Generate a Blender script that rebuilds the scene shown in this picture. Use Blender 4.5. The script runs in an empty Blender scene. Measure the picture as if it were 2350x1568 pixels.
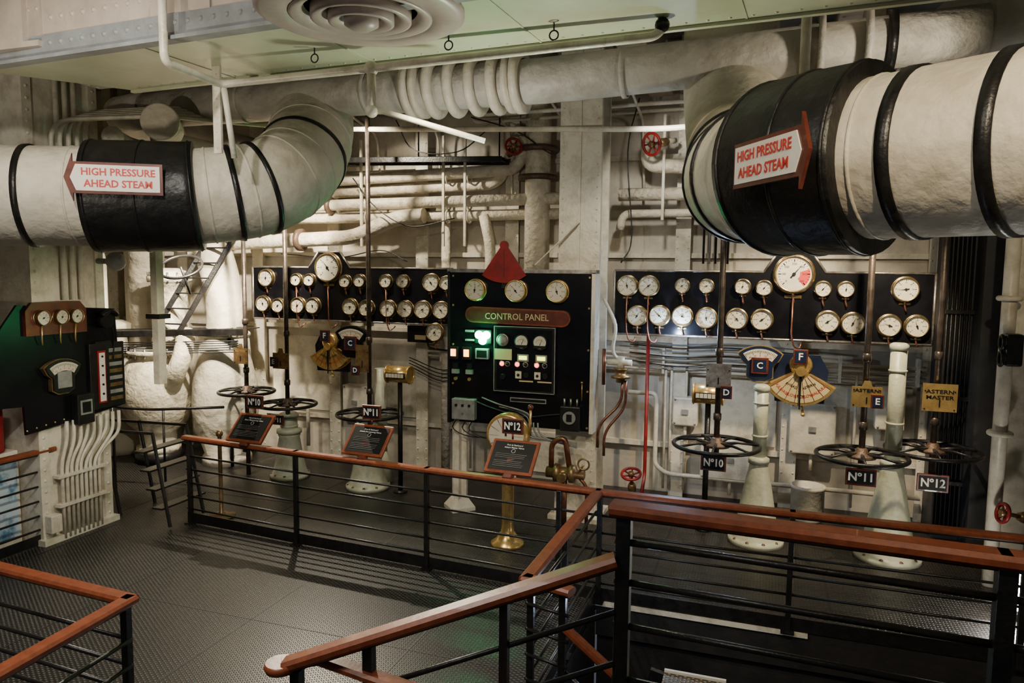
import bpy, bmesh, math, random
from mathutils import Vector, Matrix
random.seed(7)
V=Vector; pi=math.pi
# ------------------------------------------------------------------ materials
def mk(name,c1,c2=None,rough=.5,metal=0,ns=3,bump=0,bs=40,coat=0,emit=0,lo=.35,hi=.65,rv=0,streak=False,bd=.02,stains=0,spec=.5):
    m=bpy.data.materials.new(name); m.use_nodes=True; nt=m.node_tree; N=nt.nodes; L=nt.links
    p=N['Principled BSDF']; p.inputs['Roughness'].default_value=rough; p.inputs['Metallic'].default_value=metal
    p.inputs['Coat Weight'].default_value=coat; p.inputs['Specular IOR Level'].default_value=spec
    p.inputs['Base Color'].default_value=(*c1,1)
    tc=N.new('ShaderNodeTexCoord')
    if c2:
        n=N.new('ShaderNodeTexNoise'); n.inputs['Scale'].default_value=ns; n.inputs['Detail'].default_value=8; n.inputs['Roughness'].default_value=.65
        if streak:
            mp=N.new('ShaderNodeMapping'); mp.inputs['Scale'].default_value=streak; L.new(tc.outputs['Object'],mp.inputs[0]); L.new(mp.outputs[0],n.inputs['Vector'])
        else: L.new(tc.outputs['Object'],n.inputs['Vector'])
        r=N.new('ShaderNodeValToRGB'); r.color_ramp.elements[0].position=lo; r.color_ramp.elements[1].position=hi
        r.color_ramp.elements[0].color=(*c2,1); r.color_ramp.elements[1].color=(*c1,1)
        L.new(n.outputs['Fac'],r.inputs[0]); out=r.outputs[0]
        if stains:
            n3=N.new('ShaderNodeTexNoise'); n3.inputs['Scale'].default_value=9; n3.inputs['Detail'].default_value=10; n3.inputs['Roughness'].default_value=.8
            m3=N.new('ShaderNodeMapping'); m3.inputs['Scale'].default_value=(1,1,.25); L.new(tc.outputs['Object'],m3.inputs[0]); L.new(m3.outputs[0],n3.inputs['Vector'])
            r3=N.new('ShaderNodeMapRange'); r3.inputs['From Min'].default_value=.58; r3.inputs['From Max'].default_value=.72; r3.inputs['To Max'].default_value=stains; L.new(n3.outputs['Fac'],r3.inputs[0])
            mx=N.new('ShaderNodeMixRGB'); mx.inputs[2].default_value=(.20,.13,.08,1); L.new(r3.outputs[0],mx.inputs[0]); L.new(out,mx.inputs[1]); out=mx.outputs[0]
        L.new(out,p.inputs['Base Color'])
        if rv:
            mr=N.new('ShaderNodeMapRange'); mr.inputs['To Min'].default_value=rough+rv; mr.inputs['To Max'].default_value=rough-rv
            L.new(n.outputs['Fac'],mr.inputs[0]); L.new(mr.outputs[0],p.inputs['Roughness'])
    if bump:
        n2=N.new('ShaderNodeTexNoise'); n2.inputs['Scale'].default_value=bs; n2.inputs['Detail'].default_value=6
        L.new(tc.outputs['Object'],n2.inputs['Vector'])
        b=N.new('ShaderNodeBump'); b.inputs['Strength'].default_value=bump; b.inputs['Distance'].default_value=bd
        L.new(n2.outputs['Fac'],b.inputs['Height']); L.new(b.outputs[0],p.inputs['Normal'])
    if emit:
        p.inputs['Emission Color'].default_value=(*c1,1); p.inputs['Emission Strength'].default_value=emit
    return m
WALLP=mk('white_paint_wall',(.62,.57,.47),(.32,.28,.22),.42,ns=1.3,bump=.3,bs=9,lo=.3,hi=.62,stains=.6)
WHT=mk('white_gloss_paint',(.70,.65,.53),(.42,.37,.27),.35,ns=5,bump=.25,bs=25,lo=.28,hi=.55,stains=.55)
GREY=mk('grey_paint',(.28,.30,.30),(.18,.18,.18),.45,ns=3,bump=.2,bs=20)
CEILP=mk('ceiling_duct_cream_paint',(.50,.54,.38),(.42,.41,.27),.35,ns=1.2,bump=.15,bs=12,lo=.35,hi=.6,stains=.3)
FACEP=mk('beam_pinkish_cream_paint',(.54,.46,.38),(.38,.32,.27),.45,ns=2,bump=.25,bs=14,stains=.5)
LAG=mk('pipe_lagging_canvas',(.66,.61,.49),(.46,.41,.31),.5,ns=3,bump=.7,bs=5,bd=.05,lo=.3,hi=.6,stains=.2)
LAGG=mk('pipe_lagging_grey_canvas',(.52,.49,.43),(.33,.30,.25),.5,ns=3,bump=.7,bs=6,bd=.05,lo=.3,hi=.6,stains=.45)
LAGP=mk('small_pipe_lagging',(.66,.60,.47),(.38,.32,.22),.45,ns=6,bump=.8,bs=14,bd=.03,lo=.3,hi=.52,stains=.6)
BLK=mk('black_gloss_board',(.003,.003,.004),(.007,.007,.009),.25,ns=4,spec=.28)
BLKM=mk('black_painted_metal',(.006,.006,.006),(.016,.014,.013),.35,ns=12,bump=.15,bs=50,spec=.4)
SLV=mk('black_sleeve_cladding',(.005,.005,.0055),(.012,.011,.010),.42,ns=6,bump=.6,bs=7,bd=.03,spec=.4)
STL=mk('worn_steel',(.46,.44,.41),(.22,.19,.16),.35,metal=.8,ns=14,bump=.1,bs=60)
RODM=mk('dark_steel_rod',(.14,.11,.09),(.06,.045,.035),.35,metal=.7,ns=10,bump=.1,bs=60)
BRS=mk('polished_brass',(.80,.56,.20),(.50,.32,.11),.28,metal=.75,ns=10,rv=.06)
BRSD=mk('aged_brass',(.36,.24,.10),(.18,.10,.05),.35,metal=.7,ns=14)
RIM=mk('gauge_rim_brass',(.44,.33,.16),(.20,.14,.07),.28,metal=.9,ns=20)
COP=mk('copper_pipe',(.34,.14,.08),(.15,.06,.04),.35,metal=.8,ns=12)
WOOD=mk('varnished_mahogany',(.24,.060,.022),(.15,.036,.014),.38,ns=4,coat=.1,streak=(5,5,5),bump=.05,bs=30,spec=.4)
WOODF=mk('mahogany_frame',(.14,.030,.015),(.07,.014,.009),.35,ns=12,coat=.2)
RED=mk('red_paint',(.30,.010,.010),(.16,.007,.007),.4,ns=8)
REDT=mk('red_lettering',(.52,.04,.03),None,.5)
SIGNW=mk('sign_white',(.80,.77,.70),(.70,.67,.58),.4,ns=6)
DIAL=mk('dial_enamel',(.64,.60,.49),(.52,.48,.36),.3,ns=6,coat=.3)
INK=mk('dial_ink',(.006,.006,.006),None,.5,spec=.3)
WTXT=mk('white_lettering',(.80,.79,.74),None,.5)
BLUE=mk('dark_blue_enamel',(.012,.02,.05),(.008,.012,.03),.3,ns=6)
TAN=mk('tan_label',(.55,.43,.22),None,.4)
GRYB=mk('grey_switch_box',(.28,.28,.26),(.16,.16,.15),.45,ns=10)
DARK=mk('dark_steel_deck_side',(.010,.009,.009),(.02,.017,.015),.6,ns=4,bump=.2,bs=20)
RUST=mk('rusty_hub',(.16,.10,.07),(.07,.045,.03),.5,metal=.4,ns=20,bump=.3,bs=60)
PED=mk('pedestal_cream_green_paint',(.46,.47,.35),(.32,.31,.21),.38,ns=5,bump=.2,bs=30,lo=.3,hi=.55,stains=.6)
GLG=mk('green_lamp_glass',(.03,1,.35),emit=70); GLO=mk('orange_lamp_glass',(1,.30,.06),emit=9); GLR=mk('red_lamp_glass',(1,.04,.02),emit=10)
GLY=mk('yellow_lamp_glass',(.75,.9,.10),emit=3.5); GLW=mk('floodlight_glass',(1,.97,.90),emit=120)
ROSE=mk('diffuser_enamel',(.46,.38,.34),(.34,.28,.25),.4,ns=3)
POST=mk('blue_white_poster',(.50,.62,.72),(.10,.22,.36),.4,ns=2.2,lo=.42,hi=.5)
RECESS=mk('recess_shade_dark',(.03,.033,.040),(.012,.013,.016),.5,ns=3)  # near-black colour stands in for the shade of the recess
def floormat(name,c1,c2,c3,sc=26,metal=.35,rough=.38):
    m=mk(name,c1,c2,rough,metal=metal,ns=1.5,lo=.3,hi=.7,rv=.10); nt=m.node_tree;N=nt.nodes;L=nt.links
    tc=N.new('ShaderNodeTexCoord'); mp=N.new('ShaderNodeMapping'); mp.inputs['Rotation'].default_value=(0,0,pi/4); mp.inputs['Scale'].default_value=(1,1.6,1)
    v=N.new('ShaderNodeTexVoronoi'); v.inputs['Scale'].default_value=sc; v.inputs['Randomness'].default_value=0; v.voronoi_dimensions='2D'
    r=N.new('ShaderNodeMapRange'); r.inputs['From Min'].default_value=.16; r.inputs['From Max'].default_value=.36; r.inputs['To Min'].default_value=1; r.inputs['To Max'].default_value=0
    b=N.new('ShaderNodeBump'); b.inputs['Strength'].default_value=1; b.inputs['Distance'].default_value=.008
    L.new(tc.outputs['Object'],mp.inputs[0]);L.new(mp.outputs[0],v.inputs['Vector']);L.new(v.outputs['Distance'],r.inputs[0]);L.new(r.outputs[0],b.inputs['Height']);P=N['Principled BSDF'];L.new(b.outputs[0],P.inputs['Normal'])
    src=P.inputs['Base Color'].links[0].from_socket; mx=N.new('ShaderNodeMixRGB'); mx.inputs[2].default_value=(*c3,1); L.new(r.outputs[0],mx.inputs[0]); L.new(src,mx.inputs[1]); L.new(mx.outputs[0],P.inputs['Base Color'])
    return m
TREAD=floormat('chequer_plate',(.026,.025,.024),(.011,.011,.010),(.13,.125,.115))
TREAD2=floormat('chequer_plate_machinery',(.024,.021,.018),(.010,.009,.008),(.05,.045,.038),metal=.15)
MESHT=floormat('perforated_tread',(.08,.06,.04),(.05,.04,.02),(.50,.40,.25),sc=30,metal=.1)
# ------------------------------------------------------------------ mesh builder
_tc={}
def textmesh(body,bold=.0):
    k=(body,bold)
    if k in _tc: return _tc[k]
    c=bpy.data.curves.new('t','FONT'); c.body=body; c.size=1; c.align_x='CENTER'; c.align_y='CENTER'; c.extrude=.02; c.resolution_u=2; c.offset=bold
    o=bpy.data.objects.new('t',c); bpy.context.collection.objects.link(o); bpy.context.view_layer.update()
    dg=bpy.context.evaluated_depsgraph_get(); me=bpy.data.meshes.new_from_object(o.evaluated_get(dg))
    r=([v.co.copy() for v in me.vertices],[tuple(p.vertices) for p in me.polygons])
    bpy.data.objects.remove(o); bpy.data.meshes.remove(me); bpy.data.curves.remove(c); _tc[k]=r; return r
def fr(ax):
    ax=V(ax).normalized(); h=V((0,0,1)) if abs(ax.z)<.9 else V((1,0,0)); a=ax.cross(h).normalized(); return ax,a,ax.cross(a)
def FM(o,X=(1,0,0),Y=(0,0,1)):
    X=V(X).normalized();Y=V(Y).normalized();n=X.cross(Y); o=V(o)
    return Matrix(((X.x,Y.x,n.x,o.x),(X.y,Y.y,n.y,o.y),(X.z,Y.z,n.z,o.z),(0,0,0,1)))
def fillet(pts,rad=.15,n=6):
    pts=[V(p) for p in pts]; out=[pts[0]]
    for i in range(1,len(pts)-1):
        a,b,c=pts[i-1],pts[i],pts[i+1]; d=min(rad,(a-b).length*.49,(c-b).length*.49)
        p=b+(a-b).normalized()*d; q=b+(c-b).normalized()*d
        for k in range(n+1):
            t=k/n; out.append(p*(1-t)**2+b*2*t*(1-t)+q*t*t)
    out.append(pts[-1]); return out
def catm(pts,n=8):
    pts=[V(p) for p in pts]; P=[pts[0]*2-pts[1]]+pts+[pts[-1]*2-pts[-2]]; out=[]
    for i in range(1,len(P)-2):
        for k in range(n):
            t=k/n; a,b,c,d=P[i-1],P[i],P[i+1],P[i+2]
            out.append(.5*((2*b)+(c-a)*t+(2*a-5*b+4*c-d)*t*t+(3*b-a-3*c+d)*t**3))
    out.append(pts[-1]); return out
class B:
    def __init__(s,name): s.name=name;s.v=[];s.f=[];s.mi=[];s.sm=[];s.mats=[];s.M=Matrix.Identity(4)
    def add(s,vs,fs,mat,smooth=False):
        if mat not in s.mats: s.mats.append(mat)
        k=s.mats.index(mat); o=len(s.v); s.v+=[s.M@V(v) for v in vs]
        for i,f in enumerate(fs):
            s.f.append([o+j for j in f]); s.mi.append(k); s.sm.append(smooth if isinstance(smooth,bool) else smooth[i])
    def box(s,x0,x1,y0,y1,z0,z1,mat,bev=0):
        if bev:
            bm=bmesh.new(); bmesh.ops.create_cube(bm,size=1,matrix=Matrix.Translation(((x0+x1)/2,(y0+y1)/2,(z0+z1)/2))@Matrix.Diagonal((x1-x0,y1-y0,z1-z0,1)))
            bmesh.ops.bevel(bm,geom=bm.edges[:],offset=bev,segments=2,affect='EDGES',profile=.5)
            bm.verts.index_update(); s.add([v.co.copy() for v in bm.verts],[[v.index for v in f.verts] for f in bm.faces],mat); bm.free(); return
        s.add([(x0,y0,z0),(x1,y0,z0),(x1,y1,z0),(x0,y1,z0),(x0,y0,z1),(x1,y0,z1),(x1,y1,z1),(x0,y1,z1)],[(3,2,1,0),(4,5,6,7),(0,1,5,4),(1,2,6,5),(2,3,7,6),(3,0,4,7)],mat)
    def lathe(s,prof,o,ax,mat,n=28,smooth=True,cap=True):
        ax,a,b=fr(ax); o=V(o); vs=[];fs=[];sm=[]
        for (r,h) in prof:
            for i in range(n):
                t=2*pi*i/n; vs.append(o+ax*h+(a*math.cos(t)+b*math.sin(t))*r)
        for j in range(len(prof)-1):
            for i in range(n):
                k=(i+1)%n; fs.append((j*n+i,j*n+k,(j+1)*n+k,(j+1)*n+i)); sm.append(smooth)
        if cap:
            fs.append(tuple(range(n-1,-1,-1))); sm.append(False); fs.append(tuple((len(prof)-1)*n+i for i in range(n))); sm.append(False)
        s.add(vs,fs,mat,sm)
    def cyl(s,p0,p1,r,mat,r1=None,n=18):
        p0=V(p0);p1=V(p1); s.lathe([(r,0),(r if r1 is None else r1,(p1-p0).length)],p0,p1-p0,mat,n)
    def tube(s,pts,r,mat,n=12):
        pts=[V(p) for p in pts]; q=[pts[0]]
        for p in pts[1:]:
            if (p-q[-1]).length>1e-4: q.append(p)
        pts=q; T=[]
        for i in range(len(pts)):
            a=pts[max(i-1,0)]; b=pts[min(i+1,len(pts)-1)]; T.append((b-a).normalized())
        _,a,b=fr(T[0]); vs=[];fs=[];sm=[]
        for i,p in enumerate(pts):
            if i:
                a=(a-T[i]*a.dot(T[i])).normalized(); b=T[i].cross(a)
            R=r[i] if isinstance(r,(list,tuple)) else r
            for k in range(n):
                t=2*pi*k/n; vs.append(p+(a*math.cos(t)+b*math.sin(t))*R)
        for i in range(len(pts)-1):
            for k in range(n):
                l=(k+1)%n; fs.append((i*n+k,i*n+l,(i+1)*n+l,(i+1)*n+k)); sm.append(True)
        fs.append(tuple(range(n-1,-1,-1)));sm.append(False);fs.append(tuple((len(pts)-1)*n+k for k in range(n)));sm.append(False)
        s.add(vs,fs,mat,sm)
    def torus(s,c,ax,R,r,mat,n=36,m=10,sx=1):
        ax,a,b=fr(ax); c=V(c); vs=[];fs=[]
        for i in range(n):
            t=2*pi*i/n; d=a*math.cos(t)+b*math.sin(t)
            for j in range(m):
                u=2*pi*j/m; vs.append(c+d*(R+r*math.cos(u))+ax*r*math.sin(u)*sx)
        for i in range(n):
            for j in range(m):
                k=(i+1)%n;l=(j+1)%m; fs.append((i*m+j,k*m+j,k*m+l,i*m+l))
        s.add(vs,fs,mat,True)
    def ball(s,c,r,mat,n=16,sc=(1,1,1)):
        vs=[];fs=[];h=n//2; c=V(c)
        for j in range(h+1):
            ph=pi*j/h
            for i in range(n):
                t=2*pi*i/n; vs.append(c+V((math.sin(ph)*math.cos(t)*r*sc[0],math.sin(ph)*math.sin(t)*r*sc[1],math.cos(ph)*r*sc[2])))
        for j in range(h):
            for i in range(n):
                k=(i+1)%n; fs.append((j*n+i,(j+1)*n+i,(j+1)*n+k,j*n+k))
        s.add(vs,fs,mat,True)
    def prism(s,poly,z0,z1,mat):
        n=len(poly); vs=[(x,y,z0) for x,y in poly]+[(x,y,z1) for x,y in poly]
        fs=[tuple(range(n-1,-1,-1)),tuple(range(n,2*n))]+[(i,(i+1)%n,n+(i+1)%n,n+i) for i in range(n)]
        s.add(vs,fs,mat)
    def beam(s,p0,p1,w,h,mat,ch=.25):
        p0=V(p0);p1=V(p1);d=(p1-p0).normalized(); side=d.cross(V((0,0,1))).normalized() if abs(d.z)<.99 else V((1,0,0)); up=side.cross(d)
        c=min(w,h)*ch; W=w/2;H=h/2; prof=[(-W+c,-H),(W-c,-H),(W,-H+c),(W,H-c),(W-c,H),(-W+c,H),(-W,H-c),(-W,-H+c)]
        vs=[p0+side*x+up*y for x,y in prof]+[p1+side*x+up*y for x,y in prof]; n=8
        s.add(vs,[tuple(range(n)),tuple(range(2*n-1,n-1,-1))]+[(i,n+i,n+(i+1)%n,(i+1)%n) for i in range(n)],mat)
    def rivets(s,pts,nrm,mat,r=.018):
        nrm,a,b=fr(nrm)
        for p in pts:
            p=V(p); n=7; vs=[p+(a*math.cos(2*pi*i/n)+b*math.sin(2*pi*i/n))*r for i in range(n)]+[p+nrm*r*.5+(a*math.cos(2*pi*i/n)+b*math.sin(2*pi*i/n))*r*.65 for i in range(n)]+[p+nrm*r*.7]
            s.add(vs,[(i,(i+1)%n,n+(i+1)%n,n+i) for i in range(n)]+[(n+i,n+(i+1)%n,2*n) for i in range(n)],mat,True)
    def text(s,body,x,y,z,size,mat,rot=0,sx=1,bold=0,fit=0):
        vs,fs=textmesh(body,bold); c,sn=math.cos(rot),math.sin(rot)
        if fit:
            w=(max(v.x for v in vs)-min(v.x for v in vs))*size; sx=fit/w
        s.add([(x+(v.x*sx*c-v.y*sn)*size,y+(v.x*sx*sn+v.y*c)*size,z+v.z*size*.5) for v in vs],fs,mat)
    def done(s):
        lo=V([min(v[i] for v in s.v) for i in range(3)]);hi=V([max(v[i] for v in s.v) for i in range(3)]); o=V(((lo.x+hi.x)/2,(lo.y+hi.y)/2,lo.z))
        me=bpy.data.meshes.new(s.name); me.from_pydata([v-o for v in s.v],[],s.f)
        for m in s.mats: me.materials.append(m)
        me.polygons.foreach_set('material_index',s.mi); me.polygons.foreach_set('use_smooth',s.sm)
        bm=bmesh.new(); bm.from_mesh(me); bmesh.ops.recalc_face_normals(bm,faces=bm.faces); bm.to_mesh(me); bm.free()
        ob=bpy.data.objects.new(s.name,me); ob.location=o; bpy.context.collection.objects.link(ob); return ob
def slab(name,*a,**k):
    b=B(name); b.box(*a,**k); return b.done()
# ------------------------------------------------------------------ room shell
slab('floor',-7.4,-1.28,-1.5,6.02,-.08,0,TREAD)
slab('floor_machinery_side',-11,3.6,6.02,9.5,-.08,0,TREAD2)
b=B('trim_floor_plates')
for x in (-6.6,-5.2,-3.8,-2.4): b.box(x-.004,x+.004,-1.4,6.0,0,.002,DARK)
for y in (1.6,3.2,4.7): b.box(-7.3,-1.3,y-.004,y+.004,0,.002,DARK)
for x in (-6.9,-5.2,-3.6,-2.6,-.9,.6): b.box(x-.004,x+.004,6.05,9.2,0,.002,DARK)
b.box(-8,3,7.3,7.31,0,.002,DARK); b.done()
b=B('trim_deck_edge'); b.box(-1.28,3.3,5.99,6.03,-.30,.005,DARK); b.box(-1.28,.40,5.965,5.99,-.03,.008,WHT); b.done()
slab('floor_pit',-1.3,3.6,-1.5,6.1,-1.75,-1.7,DARK)
slab('wall_pit_side',-1.33,-1.28,3.3,5.98,-1.7,-.09,DARK)
slab('wall_pit_far',-1.28,3.6,6.06,6.12,-1.7,-.09,DARK)
slab('floor_landing',-.62,2.6,.9,3.34,.64,.72,TREAD)
b=B('wall_back'); b.box(-11,3.6,9.4,9.5,-.05,5.7,WALLP)
for x in (-10,-8.6,-7.2,-5.9,-4.5,-3.2,-1.0,.3,1.75,2.9):
    b.box(x-.03,x+.03,9.26,9.4,0,5.6,WHT); b.box(x-.09,x+.09,9.24,9.26,0,5.6,WHT)
    b.rivets([(x+d,9.24,.15+.14*i) for i in range(38) for d in (-.065,.065)],(0,-1,0),WHT,.014)
for z in (.62,1.95,3.0,4.2): b.box(-11,3.6,9.33,9.4,z-.03,z+.03,WHT)
for (x0,x1,z0,z1) in ((-.85,.15,.7,1.5),(.45,1.6,.7,1.5),(-3.05,-2.4,.1,.55),(-5.75,-4.65,.7,1.5),(-7.05,-6.05,.7,1.8)): b.box(x0,x1,9.36,9.4,z0,z1,WHT)
b.done()
slab('wall_right',3.5,3.6,-1.5,9.5,-1.7,5.7,WALLP)
slab('wall_left',-7.6,-7.4,-1.5,5.3,-.05,5.7,WALLP)
slab('wall_far_left',-11.1,-11,5.3,9.5,-.05,5.7,WALLP)
slab('wall_alcove',-11,-7.4,5.2,5.3,-.05,5.7,WALLP)
slab('ceiling',-11,3.6,-1.5,9.5,5.6,5.7,GREY)
b=B('ceiling_duct')
b.M=Matrix.Translation((-2.88,4.93,4.3))@Matrix.Rotation(-.066,4,'Z')
n0=[(-2.95,-.91),(6.3,-.91),(6.3,0),(-2.35,0)]
b.prism(n0,0,1.3,CEILP)
b.box(-2.95,6.3,-.94,-.91,-.02,.16,GREY); b.box(-2.95,6.3,-1.0,-.91,-.025,.0,GREY); b.box(-2.35,6.3,0,.04,-.02,.10,CEILP)
b.box(-2.95,6.3,-.925,-.91,.16,1.3,FACEP)
b.rivets([(x*.11-2.8,-.94,.10) for x in range(80)],(0,-1,0),GREY,.02)
b.rivets([(x*.11-2.8,-.925,.28) for x in range(80)],(0,-1,0),FACEP,.02)
for k in (-2.2,-.6,1.0,2.6,4.2):
    b.box(k-.08,k+.08,-.94,-.925,.16,1.3,FACEP); b.rivets([(k+d,-.94,.35+.1*i) for i in range(9) for d in (-.045,.045)],(0,-1,0),FACEP,.016)
for k in (-1.2,.1,1.4,2.7,4.0): b.box(k-.006,k+.006,-.9,0,-.005,0,CEILP)
b.rivets([(x*.13-2.2,-.05,0) for x in range(65)],(0,0,-1),CEILP,.012)
b.done()
b=B('ceiling_beam')
b.box(-7.3,-5.35,5.25,5.4,4.73,5.6,FACEP); b.box(-7.3,-5.35,5.1,5.55,4.68,4.73,GREY)
b.rivets([(-7.2+.1*i,y,4.68) for i in range(19) for y in (5.18,5.47)],(0,0,-1),GREY,.02)
b.box(-5.75,-5.45,5.4,9.24,4.76,5.6,FACEP);b.box(-5.95,-5.25,5.55,9.24,4.72,4.76,GREY)
b.rivets([(x,5.7+.12*i,4.72) for i in range(29) for x in (-5.87,-5.33)],(0,0,-1),GREY,.02)
b.box(-5.6,-5.2,4.1,5.2,4.42,5.6,FACEP); b.box(-5.75,-5.05,4.1,5.25,4.38,4.42,FACEP)
b.rivets([(x,4.2+.09*i,4.38) for i in range(12) for x in (-5.7,-5.6,-5.5,-5.3,-5.2,-5.1)],(0,0,-1),FACEP,.02); b.done()
for i,(x,w) in enumerate([(-3.6,.2),(-1.3,.2),(.6,.2),(2.4,.2)]):
    b=B('ceiling_beam'); b.box(x-.02,x+.02,5.3,9.24,4.95,5.6,FACEP); b.box(x-.14,x+.14,5.3,9.24,4.9,4.95,FACEP); b.rivets([(x+d,5.4+.12*i,4.9) for i in range(32) for d in (-.1,.1)],(0,0,-1),FACEP,.016); b.done()
b=B('ceiling_air_diffuser'); c=(-2.3,3.93,4.30)
b.lathe([(.60,0),(.60,.03),(.56,.05),(.40,.045),(.40,0)],c,(0,0,-1),ROSE,48)
for R,h in ((.41,.05),(.29,.065),(.19,.08)):
    b.lathe([(R,0),(R,h),(R-.02,h+.008),(R-.075,h-.02),(R-.085,0)],c,(0,0,-1),ROSE,44)
b.lathe([(.10,.02),(.10,.09),(.05,.12),(.012,.125)],c,(0,0,-1),ROSE,28)
b.cyl((c[0],c[1],4.3),(c[0],c[1],5.6),.42,FACEP,n=36); b.done()
b=B('wall_left_column'); b.box(-7.35,-6.78,5.28,6.12,0,5.6,WHT)
for y in (5.28,6.02): b.box(-6.78,-6.755,y,y+.10,0,5.6,WHT)
b.rivets([(-6.755,y+.05,.1+.11*i) for i in range(49) for y in (5.28,6.02)],(1,0,0),WHT,.018)
b.box(-6.80,-6.70,5.25,6.15,0,.06,WHT)
for y in (5.62,5.72,5.82): b.cyl((-6.73,y,2.45),(-6.73,y,5.5),.025,WHT)
b.done()
# ------------------------------------------------------------------ big steam pipes
def bigpipe(name,path,r,sleeve,sr,bands,mat,extra=None):
    b=B(name); P=catm(path,10); b.tube(P,r,mat,40)
    L=[0]
    for i in range(1,len(P)): L.append(L[-1]+(P[i]-P[i-1]).length)
    def at(d):
        for i in range(1,len(P)):
            if L[i]>=d: t=(d-L[i-1])/(L[i]-L[i-1]); return P[i-1].lerp(P[i],t),(P[i]-P[i-1]).normalized()
        return P[-1],(P[-1]-P[-2]).normalized()
    for d,w in bands:
        p,t=at(d); b.lathe([(r-.01,-w/2),(r+.012,-w/2),(r+.014,w/2),(r-.01,w/2)],p,t,BLKM,44,cap=False)
    a,c=sleeve; pts=[at(a+(c-a)*i/12)[0] for i in range(13)]; b.tube(pts,sr,SLV,44)
    for q in (a+.03,(a+c)/2,c-.03):
        p,t=at(q); b.torus(p,t,sr,.010,SLV,44,8)
    for q in extra or []:
        p,t=at(q); b.torus(p,t,r-.004,.012,mat,44,8)
    return b
bigpipe('steam_pipe',[(-7.36,3.295,3.33),(-6.5,3.85,3.33),(-5.62,4.42,3.35),(-5.0,4.82,3.37),(-4.55,5.12,3.39),(-4.2,5.45,3.48),(-4.10,5.82,3.70),(-4.25,6.3,4.08),(-4.5,6.72,4.55),(-4.55,6.85,5.2)],.395,(2.54,3.34),.45,
   [(2.10,.045),(3.62,.045),(3.84,.04),(4.48,.045)],LAG,[2.43,3.43,3.73,4.1,4.28,4.78]).done()
bigpipe('steam_pipe',[(2.6,2.78,3.36),(1.9,3.22,3.36),(1.05,3.77,3.37),(.54,4.10,3.37),(.14,4.38,3.375),(-.10,4.72,3.38),(-.17,5.2,3.43),(-.22,5.78,3.66),(-.31,6.35,4.06),(-.38,6.74,4.55),(-.39,6.85,5.2)],.395,(2.52,3.08),.475,
   [(1.58,.05),(1.90,.06),(2.30,.06),(3.32,.03),(3.55,.035),(4.20,.045)],LAG,[2.46,3.2,3.8,4.0,4.5]).done()
b=B('overhead_main_pipe'); z=4.44;y=6.3
b.tube([(-6.2,y,z),(-3.2,y,z-.01),(-1.9,y,z-.01),(1.4,y,z+.1)],.19,LAGG,32)
b.tube([(-6.2,y,z),(-6.7,y+.1,z),(-7.0,y+.4,z),(-7.0,9.2,z)],.19,LAGG,24)
for x in (-3.14,-2.11): b.lathe([(.19,-.03),(.275,-.03),(.275,.03),(.19,.03)],(x,y,z),(1,0,0),LAG,32,cap=False); b.rivets([(x-.03,y+.24*math.cos(t),z+.24*math.sin(t)) for t in [k*pi/8 for k in range(16)]],(-1,0,0),LAG,.018)
for i in range(4): b.torus((-2.92+.2*i,y,z),(1,0,0),.225,.055,LAG,36,12,.85)
for x in (-3.06,-2.19): b.lathe([(.19,-.025),(.265,-.025),(.265,.025),(.19,.025)],(x,y,z),(1,0,0),LAG,32,cap=False)
for x in (.20,.30,.62): b.lathe([(.19,-.022),(.285,-.022),(.285,.022),(.19,.022)],(x,y,z+.07),(1,0,0),LAGG,32,cap=False)
b.rivets([(.18,y+.25*math.cos(t),z+.07+.25*math.sin(t)) for t in [k*pi/8 for k in range(16)]],(-1,0,0),LAG,.02)
b.lathe([(.19,-.03),(.225,-.03),(.225,.03),(.19,.03)],(.78,y,z+.08),(1,0,0),BLKM,32,cap=False)
for x in (-5.0,-3.6,-1.2): b.lathe([(.19,-.02),(.2,-.02),(.2,.02),(.19,.02)],(x,y,z),(1,0,0),LAGG,32,cap=False)
b.done()
b=B('upper_insulated_header'); b.tube(catm([(1.25,6.6,4.62),(1.9,6.3,4.6),(2.6,6.0,4.6),(3.4,5.9,4.6)],6),.24,LAGG,28); b.ball((1.3,6.6,4.62),.27,LAGG,20)
b.tube(fillet([(1.5,7.2,4.2),(3.4,7.2,4.2)]),.13,LAGG,20); b.done()
b=B('blanked_branch_pipe')
b.tube(fillet([(-5.55,5.75,4.17),(-5.75,6.1,4.17),(-6.4,6.6,4.17),(-6.4,8.9,4.17)],.3),.13,LAGG,24); b.lathe([(.13,-.02),(.175,-.02),(.175,.02),(.16,.03)],(-5.53,5.72,4.17),(.5,-.86,0),LAG,28)
b.tube(fillet([(-6.1,5.7,4.05),(-6.4,6.2,4.05),(-6.6,8.8,4.05)],.2),.09,LAGP,20); b.ball((-6.08,5.68,4.05),.10,LAGP); b.done()
b=B('sprinkler_pipe')
b.tube(fillet([(-3.76,3.94,5.6),(-3.76,3.94,4.12),(-3.87,4.6,4.14),(-2.65,4.62,4.165),(-.69,4.6,4.20),(-.64,4.6,4.28)],.07),.028,WHT,10)
b.cyl((-2.63,4.62,4.165),(-2.63,4.62,3.88),.03,WHT); b.tube([(-2.63,4.62,3.90),(-1.92,4.95,3.70)],.02,WHT,8); b.ball((-2.63,4.62,4.165),.05,WHT); b.ball((-2.63,4.62,3.88),.045,WHT); b.ball((-.66,4.6,4.26),.045,BLKM)
b.cyl((-3.85,4.6,4.14),(-3.85,4.7,3.62),.022,WHT); b.box(-4.02,-3.95,4.68,4.70,3.66,4.3,WHT)
b.rivets([(-3.985,4.68,3.7+.06*i) for i in range(10)],(0,-1,0),WHT,.01)
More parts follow.
